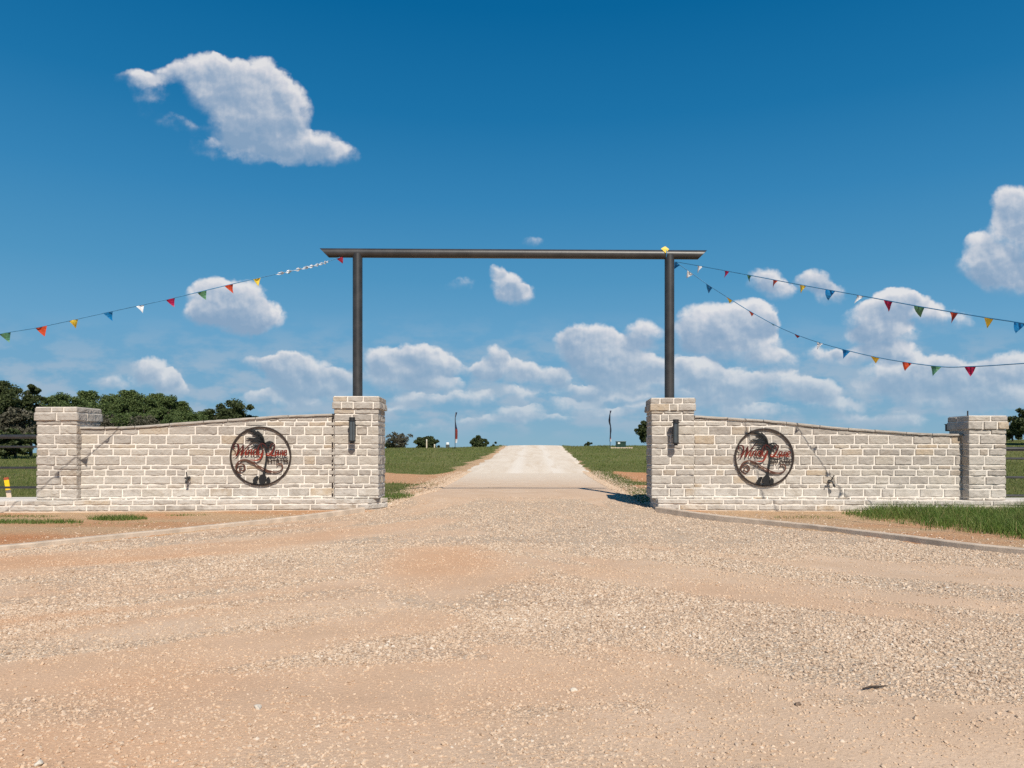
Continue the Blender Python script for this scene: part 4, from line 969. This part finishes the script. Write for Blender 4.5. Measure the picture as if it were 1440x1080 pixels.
rot = np.stack([rng.uniform(-.5, .5, ng), rng.uniform(-.5, .5, ng), rng.uniform(0, 6.283, ng)], -1)
scl = np.stack([gs * rng.uniform(.8, 1.25, ng), gs * rng.uniform(.65, 1.0, ng), gs * rng.uniform(.45, .8, ng)], -1)
gme = bpy.data.meshes.new('gravel'); gme.vertices.add(ng); gme.vertices.foreach_set('co', np.stack([gx, gy, gzv], -1).astype(np.float32).ravel())
for an, ty, arr, fld in (('rot', 'FLOAT_VECTOR', rot, 'vector'), ('scl', 'FLOAT_VECTOR', scl, 'vector'), ('tint', 'FLOAT', orange(gx, gy) * bare(gx, gy) ** .5, 'value'), ('dust', 'FLOAT', bare(gx, gy), 'value'), ('var', 'INT', rng.integers(0, 7, ng), 'value')):
    a = gme.attributes.new(an, ty, 'POINT'); a.data.foreach_set(fld, np.asarray(arr, dtype=np.int32 if ty == 'INT' else np.float32).ravel())
gob = bpy.data.objects.new('gravel', gme); C.objects.link(gob); tag(gob, kind='stuff')
def stones_group():
    g = bpy.data.node_groups.new('scatter_stones', 'GeometryNodeTree')
    g.interface.new_socket('Geometry', in_out='INPUT', socket_type='NodeSocketGeometry'); g.interface.new_socket('Geometry', in_out='OUTPUT', socket_type='NodeSocketGeometry')
    gi = g.nodes.new('NodeGroupInput'); go = g.nodes.new('NodeGroupOutput'); l = g.links
    ip = g.nodes.new('GeometryNodeInstanceOnPoints'); ip.inputs['Pick Instance'].default_value = True
    gt = g.nodes.new('GeometryNodeGeometryToInstance')
    for k in range(7):
        ico = g.nodes.new('GeometryNodeMeshIcoSphere'); ico.inputs['Subdivisions'].default_value = 2 if k < 5 else 1
        sp = g.nodes.new('GeometryNodeSetPosition'); pos = g.nodes.new('GeometryNodeInputPosition'); ad = g.nodes.new('ShaderNodeVectorMath'); ad.operation = 'ADD'; ad.inputs[1].default_value = (k * 7.3 + 1, k * 3.1, k * 5.7)
        no = g.nodes.new('ShaderNodeTexNoise'); no.inputs['Scale'].default_value = .85; no.inputs['Detail'].default_value = 2.0
        sb = g.nodes.new('ShaderNodeVectorMath'); sb.operation = 'SUBTRACT'; sb.inputs[1].default_value = (.5, .5, .5)
        sc = g.nodes.new('ShaderNodeVectorMath'); sc.operation = 'SCALE'; sc.inputs['Scale'].default_value = 2.1
        l.new(pos.outputs[0], ad.inputs[0]); l.new(ad.outputs[0], no.inputs['Vector']); l.new(no.outputs['Color'], sb.inputs[0]); l.new(sb.outputs[0], sc.inputs[0]); l.new(sc.outputs[0], sp.inputs['Offset'])
        sm = g.nodes.new('GeometryNodeSetMaterial'); sm.inputs['Material'].default_value = STONES; ss = g.nodes.new('GeometryNodeSetShadeSmooth'); ss.inputs['Shade Smooth'].default_value = False
        l.new(ico.outputs['Mesh'], sp.inputs['Geometry']); l.new(sp.outputs[0], ss.inputs[0]); l.new(ss.outputs[0], sm.inputs[0]); l.new(sm.outputs[0], gt.inputs[0])
    def attr(name, ty):
        n = g.nodes.new('GeometryNodeInputNamedAttribute'); n.data_type = ty; n.inputs['Name'].default_value = name; return n.outputs['Attribute']
    er = g.nodes.new('FunctionNodeEulerToRotation'); l.new(attr('rot', 'FLOAT_VECTOR'), er.inputs[0])
    l.new(gi.outputs[0], ip.inputs['Points']); l.new(gt.outputs[0], ip.inputs['Instance']); l.new(attr('var', 'INT'), ip.inputs['Instance Index'])
    l.new(er.outputs[0], ip.inputs['Rotation']); l.new(attr('scl', 'FLOAT_VECTOR'), ip.inputs['Scale']); l.new(ip.outputs[0], go.inputs[0]); return g
md = gob.modifiers.new('stones', 'NODES'); md.node_group = stones_group()

# ------------------------------------------------------------------ grass
def grass_mat(name, stops):
    m, t, b = mat(name); geo = nd('ShaderNodeNewGeometry', t)
    c = RAMP(geo.outputs['Random Per Island'], stops, t); co = nd('ShaderNodeTexCoord', t).outputs['Object']
    c = MIX(MR(NOISE(co, .8, 4, .6, tree=t), .5, .72, 0, .55, tree=t), c, (.26, .235, .10), tree=t); t.links.new(c, b.inputs['Base Color'])
    b.inputs['Roughness'].default_value = .6; b.inputs['Specular IOR Level'].default_value = .25
    tr = nd('ShaderNodeBsdfTranslucent', t); t.links.new(c, tr.inputs[0]); mx = nd('ShaderNodeMixShader', t); mx.inputs[0].default_value = .35
    t.links.new(b.outputs[0], mx.inputs[1]); t.links.new(tr.outputs[0], mx.inputs[2]); t.links.new(mx.outputs[0], t.nodes['Material Output'].inputs[0]); return m
LAWN = grass_mat('mown_grass', [(0, (.092, .125, .026)), (.4, (.125, .163, .040)), (.75, (.17, .19, .058)), (.93, (.27, .23, .105)), (1, (.36, .29, .15))])
TALL = grass_mat('rank_grass', [(0, (.075, .135, .020)), (.4, (.11, .185, .034)), (.8, (.165, .235, .055)), (.95, (.27, .28, .10)), (1, (.40, .33, .16))])
def blades(x, y, z, h, w, lean, seg=2):
    n = len(x); a = rng.uniform(0, 6.283, n); la = rng.uniform(0, 6.283, n); ln = lean * h * rng.uniform(.2, 1, n)
    ux, uy = np.cos(a) * w / 2, np.sin(a) * w / 2; V = []
    for k in range(seg + 1):
        f = k / seg; ww = (1 - f) ** .7 if k < seg else 0
        cx = x + np.cos(la) * ln * f * f; cy = y + np.sin(la) * ln * f * f; cz = z + h * f * (1 - .25 * f * lean)
        if k < seg: V += [np.stack([cx - ux * ww, cy - uy * ww, cz], -1), np.stack([cx + ux * ww, cy + uy * ww, cz], -1)]
        else: V += [np.stack([cx, cy, cz], -1)]
    nv = len(V); V = np.stack(V, 1).reshape(-1, 3); b = np.arange(n)[:, None] * nv; F = []
    for k in range(seg):
        i = 2 * k
        if k < seg - 1: F += [b + np.array([[i, i + 1, i + 3]]), b + np.array([[i, i + 3, i + 2]])]
        else: F += [b + np.array([[i, i + 1, i + 2]])]
    return V, np.concatenate(F)
def merge(parts):
    V = []; F = []; n = 0
    for v_, f_ in parts: V.append(v_); F.append(f_ + n); n += len(v_)
    return np.concatenate(V), np.concatenate(F)
# mown field behind the gate
parts = []
for n, a, b, h, w in ((110000, 16.8, 26, .075, .010), (80000, 26, 44, .10, .022), (60000, 44, 92, .13, .055)):
    y = np.sqrt(rng.uniform(a * a, b * b, n)); x = rng.uniform(-.74, .70, n) * y
    dm = dirt_mask(x, y); e = np.maximum(edge_l(y) - x, x - edge_r(y))
    cl = fbm(x * .9, y * .9, 3, 101)
    k = (e > .1 + rng.uniform(-.3, .5, n)) & (rng.random(n) > dm * 1.1 - .04) & (rng.random(n) < .35 + 1.1 * cl)
    x, y = x[k], y[k]; hh = h * rng.uniform(.5, 1.4, len(x)) * (.6 + .8 * fbm(x * .5, y * .5, 2, 55))
    parts.append(blades(x, y, terrain(x, y) - .01, hh, w * rng.uniform(.7, 1.3, len(x)), .6, 1 if a > 26 else 2))
V, F = merge(parts); tag(mesh_np('lawn_grass', V, F, LAWN), kind='stuff')
# rank grass in front of the right wall
n = 52000; y = rng.uniform(9.6, 14.95, n); x = rng.uniform(4.6, 13.5, n)
lim = np.interp(y, [9.6, 10.2, 11.5, 13.0, 14.0, 14.6, 14.95], [7.6, 6.85, 6.55, 6.35, 6.1, 6.1, 6.6]) + (fbm(x * 1.5, y * 1.5, 3, 7) - .5) * 1.3
er_ = np.interp(y, _ly, _rx) + .75 + .5 * (fbm(x * 2, y * 2, 2, 12) - .5)
lim = np.maximum(lim, er_); dens_ = sstep(-.1, .7, x - lim); k = (rng.random(n) < dens_) & (x < 13.4)
x, y, dd = x[k], y[k], dens_[k]
yw = np.interp(x, [2.6, 8.9, 15.5], [15.2, 14.74, 14.42]); k = y < yw; x, y, dd = x[k], y[k], dd[k]
hh = (.10 + .26 * fbm(x * 1.1, y * 1.1, 3, 15)) * rng.uniform(.5, 1.35, len(x)) * (.45 + .55 * dd) * (1 + .25 * sstep(7, 9, x))
parts = [blades(x, y, terrain(x, y) - .01, hh, .010 * rng.uniform(.7, 1.5, len(x)), .75, 3)]
kk = rng.choice(len(x), 260, replace=False); parts.append(blades(x[kk], y[kk], terrain(x[kk], y[kk]), hh[kk] * 1.55, np.full(260, .007), .5, 3))
V, F = merge(parts); tag(mesh_np('tall_grass', V, F, TALL), kind='stuff')
# thin tufts in the left bed and along the road verge
parts = []
for cx_, cy_, rx_, ry_, n, h in ((-8.9, 12.9, 1.1, .28, 2600, .10), (-7.55, 13.55, .55, .22, 1700, .12), (-6.6, 14.3, .5, .1, 260, .06), (-9.8, 14.0, .9, .2, 700, .07), (-7.0, 12.6, 1.2, .6, 250, .05), (-3.3, 17.9, .5, .5, 1500, .12), (5.2, 13.9, .7, .3, 260, .06), (3.3, 17.2, .6, .8, 900, .10)):
    r_ = np.sqrt(rng.random(n)); a = rng.uniform(0, 6.283, n); x = cx_ + rx_ * r_ * np.cos(a); y = cy_ + ry_ * r_ * np.sin(a)
    k = rng.random(n) < .25 + 1.2 * fbm(x * 3, y * 3, 2, 66) * (1 - r_ * .6); x, y = x[k], y[k]
    parts.append(blades(x, y, terrain(x, y) - .01, h * rng.uniform(.4, 1.3, len(x)), .009 * rng.uniform(.7, 1.4, len(x)), .9, 2))
V, F = merge(parts); tag(mesh_np('weeds', V, F, TALL), kind='stuff')

# ------------------------------------------------------------------ trees
def leaf_mat(name, a, b_, c_):
    m, t, b = mat(name); geo = nd('ShaderNodeNewGeometry', t); co = nd('ShaderNodeTexCoord', t).outputs['Object']
    c = RAMP(geo.outputs['Random Per Island'], [(0, a), (.55, b_), (1, c_)], t)
    c = MIX(MR(NOISE(co, .55, 3, .5, tree=t), .4, .7, 0, .45, tree=t), c, c_, tree=t)
    t.links.new(c, b.inputs['Base Color']); b.inputs['Roughness'].default_value = .65; b.inputs['Specular IOR Level'].default_value = .25
    tr = nd('ShaderNodeBsdfTranslucent', t); t.links.new(c, tr.inputs[0]); mx = nd('ShaderNodeMixShader', t); mx.inputs[0].default_value = .22
    t.links.new(b.outputs[0], mx.inputs[1]); t.links.new(tr.outputs[0], mx.inputs[2]); t.links.new(mx.outputs[0], t.nodes['Material Output'].inputs[0]); return m
OAK = leaf_mat('oak_leaves', (.028, .042, .016), (.052, .072, .025), (.095, .112, .043))
PINE = leaf_mat('pine_needles', (.050, .082, .028), (.088, .130, .040), (.14, .18, .060))
GREY = leaf_mat('greyish_leaves', (.065, .066, .042), (.11, .102, .07), (.16, .145, .105))
BARK = simple('bark', (.085, .068, .055), .95, var=.35, scale=6)
def tree_meshes(seed, H, W, trunk, kind, leaf, nleaf, lsize, clumps, gaps=.0, low=.25):
    """one crown (leaf clusters round many limb ends) and one trunk with limbs; base at z=0, total height H, width W"""
    rn = np.random.default_rng(seed); ends = []; mb = MB()
    th = H * trunk; lean = rn.uniform(-.04, .04, 2) * H
    mb.tube([(0, 0, -.3), (lean[0] * .3, lean[1] * .3, th * .5), (lean[0], lean[1], th), (lean[0] * 1.5, lean[1] * 1.5, H * .82)], [.035 * H ** .5 * W ** .3 * .9, .085 * H ** .5 * .7, .06 * H ** .5 * .7, .012], 9)
    for k in range(clumps):
        if kind == 'pine': f = rn.random() ** .8; z = H * (low + (1 - low) * f * .93); rad = W / 2 * (.25 + .75 * (1 - f) ** .7) * rn.uniform(.25, .95)
        else:
            q = rn.normal(size=3); q /= np.linalg.norm(q); q *= rn.random() ** .4; z = H * (low + (1 - low) * .47) + q[2] * H * (1 - low) * .43; rad = W / 2 * .86 * np.hypot(q[0], q[1]) * rn.uniform(.6, 1.12)
        a = rn.uniform(0, 6.283); p = np.array((lean[0] + rad * math.cos(a), lean[1] + rad * math.sin(a), z)); ends.append(p)
        if k % (2 if gaps < .5 else 1) == 0:
            z0 = min(z * .8, th * rn.uniform(.75, 1.25)); s = np.array((lean[0] * z0 / th, lean[1] * z0 / th, z0)); mid = (s + p) / 2 + np.array((0, 0, -.04 * H))
            mb.tube([s, mid, p], [.02 * H ** .5, .012 * H ** .5, .004 * H ** .5], 5)
    ends = np.array(ends); per = nleaf // clumps; P = []
    for e in ends:
        r_ = min(W, H) * (.10 if kind == 'pine' else .115) * rn.uniform(.45, 1.4)
        q = rn.normal(size=(per, 3)); q /= np.linalg.norm(q, axis=1)[:, None]; q *= (rn.random(per) ** (.33 if gaps < .5 else .6))[:, None]
        q[:, 2] *= .68; P.append(e + q * r_)
    P = np.concatenate(P); n = len(P); s = lsize * rn.uniform(.55, 1.35, n)
    a = rn.normal(size=(n, 3)); a /= np.linalg.norm(a, axis=1)[:, None]; b = np.cross(a, rn.normal(size=(n, 3))); b /= np.linalg.norm(b, axis=1)[:, None]
    V = np.stack([P - a * s[:, None] * .5, P + b * s[:, None] * .34, P + a * s[:, None] * .5, P - b * s[:, None] * .34 + np.cross(a, b) * s[:, None] * .12], 1).reshape(-1, 3)
    F = np.arange(4 * n).reshape(n, 4); return V, F, mb, leaf
def plant_tree(tm, label, x, y, sink=0.0, rz=0.0, group=None, name='tree', cat='tree'):
    V, F, mb, leaf = tm; t = thing(name, label, cat, (x, y, gz(x, y) - sink), rz, group)
    mb.build('trunk', BARK, t); mesh_np('crown', V, F, leaf, t); return t
def pxx(px, d): return (px - X0) * d / F_PX
def top_h(px, py, d, sink=0.0): return CAM_Z - (py - Y0) * d / F_PX - gz(pxx(px, d), d) + sink
# two large dark oaks at the left edge, with a greyish scrubby tree in front
def place(label, px, py_top, d, wpx, seed, kind='oak', leaf=OAK, nleaf=11000, lsize=.30, clumps=80, trunk=.4, low=.22, gaps=.2, sink=0.0, name='oak_tree', group=None):
    H = top_h(px, py_top, d, sink) ; W = wpx * d / F_PX
    return plant_tree(tree_meshes(seed, H, W, trunk, kind, leaf, nleaf, lsize, clumps, gaps, low), label, pxx(px, d), d, sink, 0, group, name)
place('tall dark oak cut by the left edge of the photo behind the fence', -8, 519, 62, 82, 1, nleaf=30000, lsize=.19, clumps=120, low=.12, gaps=.4)
place('tall dark oak behind the far left pillar and the fence', 44, 527, 66, 46, 2, nleaf=24000, lsize=.19, clumps=88, low=.08, gaps=.4)
place('greyish half-bare tree in front of the dark oaks by the left fence', 22, 568, 58, 66, 3, leaf=GREY, nleaf=7000, lsize=.22, clumps=80, low=.1, gaps=.7, name='scrub_tree')
place('dark leafy scrub under the oaks by the left fence', 8, 598, 56, 110, 31, leaf=OAK, nleaf=8000, lsize=.24, clumps=100, trunk=.2, low=.0, gaps=.3, name='scrub_tree')
place('spreading dark oak behind the middle of the left wall', 327, 558, 80, 84, 4, nleaf=24000, lsize=.21, clumps=108, low=.15)
# the wood behind the left wall: one of each kind, then copies
kinds = []
for s in range(5):
    H, W = (11.5, 7.5) if s < 3 else (9.5, 8.5)
    tm = tree_meshes(40 + s, H, W, .55, 'pine' if s < 2 else 'oak', PINE if s < 4 else GREY, 16000, .26, 100, .1, .22); kinds.append(tm)
protos = []
wood = [(70, 556, 128, 0), (88, 551, 134, 1), (105, 552, 124, 2), (120, 547, 132, 0), (138, 555, 126, 3), (150, 552, 138, 1), (165, 550, 130, 2), (178, 546, 126, 0), (192, 551, 136, 1), (206, 553, 128, 2), (218, 551, 134, 0), (232, 554, 126, 1), (243, 556, 132, 2), (255, 562, 128, 0), (266, 571, 124, 3), (280, 574, 130, 2), (295, 575, 126, 1),
        (84, 572, 112, 4), (112, 574, 110, 3), (150, 578, 112, 4), (185, 572, 110, 3), (205, 580, 108, 4), (240, 578, 110, 2), (262, 584, 108, 3), (285, 588, 106, 4), (62, 570, 118, 3), (340, 585, 110, 2), (365, 588, 112, 3)]
first = {}
for (px, py, d, k) in wood:
    front = py >= 570 and k >= 2
    lb = 'broad tree at the near edge of the wood behind the left wall' if front else 'tall green tree in the wood behind the left wall'
    gp = 'near edge trees of the left wood' if front else 'tall trees of the left wood'
    x = pxx(px, d); H0 = 11.5 if k < 3 else 9.5
    if k not in first: o = plant_tree(kinds[k], lb, x, d, 0, 0, gp); first[k] = o
    else: o = copy_tree(first[k])
    s = top_h(px, py, d) / H0 * 1.0; o.location = (x, d, gz(x, d)); o.rotation_euler = (0, 0, random.uniform(0, 6.28)); w_ = s * random.uniform(.95, 1.2); o.scale = (w_, w_, s)
    tag(o, lb, 'tree', gp)
# small trees along the crest
place('open half-bare tree just right of the left gate pillar', 560, 604, 105, 46, 5, leaf=GREY, nleaf=2600, lsize=.22, clumps=80, trunk=.5, low=.15, gaps=.8, name='sparse_tree')
place('low dark bush behind the half-bare tree by the left gate pillar', 553, 617, 108, 44, 51, nleaf=5000, lsize=.3, clumps=30, trunk=.3, low=.0, name='dark_bush')
place('round dark tree on the crest between the half-bare tree and the left flag', 601, 612, 100, 42, 6, nleaf=10000, lsize=.26, clumps=88, trunk=.4, low=.02, sink=.3)
place('dark tree on the crest between the left flag and the road', 674, 609, 110, 36, 7, nleaf=8000, lsize=.26, clumps=34, low=.05, gaps=.4, sink=.5)
place('small dark bush beside the tree left of the road on the crest', 694, 618, 108, 20, 71, nleaf=2500, lsize=.25, clumps=16, trunk=.3, low=.02, sink=.4, name='dark_bush')
place('dark round tree half hidden behind the right gate pillar', 914, 588, 92, 42, 8, nleaf=10000, lsize=.26, clumps=88, low=.05, gaps=.3)
place('tiny dark bush on the crest right of the road', 827, 620, 100, 13, 9, nleaf=1800, lsize=.2, clumps=12, trunk=.3, low=.02, name='dark_bush')
place('dark oak at the right edge of the photo beyond the fence', 1452, 566, 70, 74, 10, nleaf=22000, lsize=.20, clumps=100, low=.08, gaps=.5)
place('low dark tree at the right edge beside the far right pillar', 1424, 590, 76, 34, 12, nleaf=6000, lsize=.25, clumps=30, low=.05, gaps=.4)
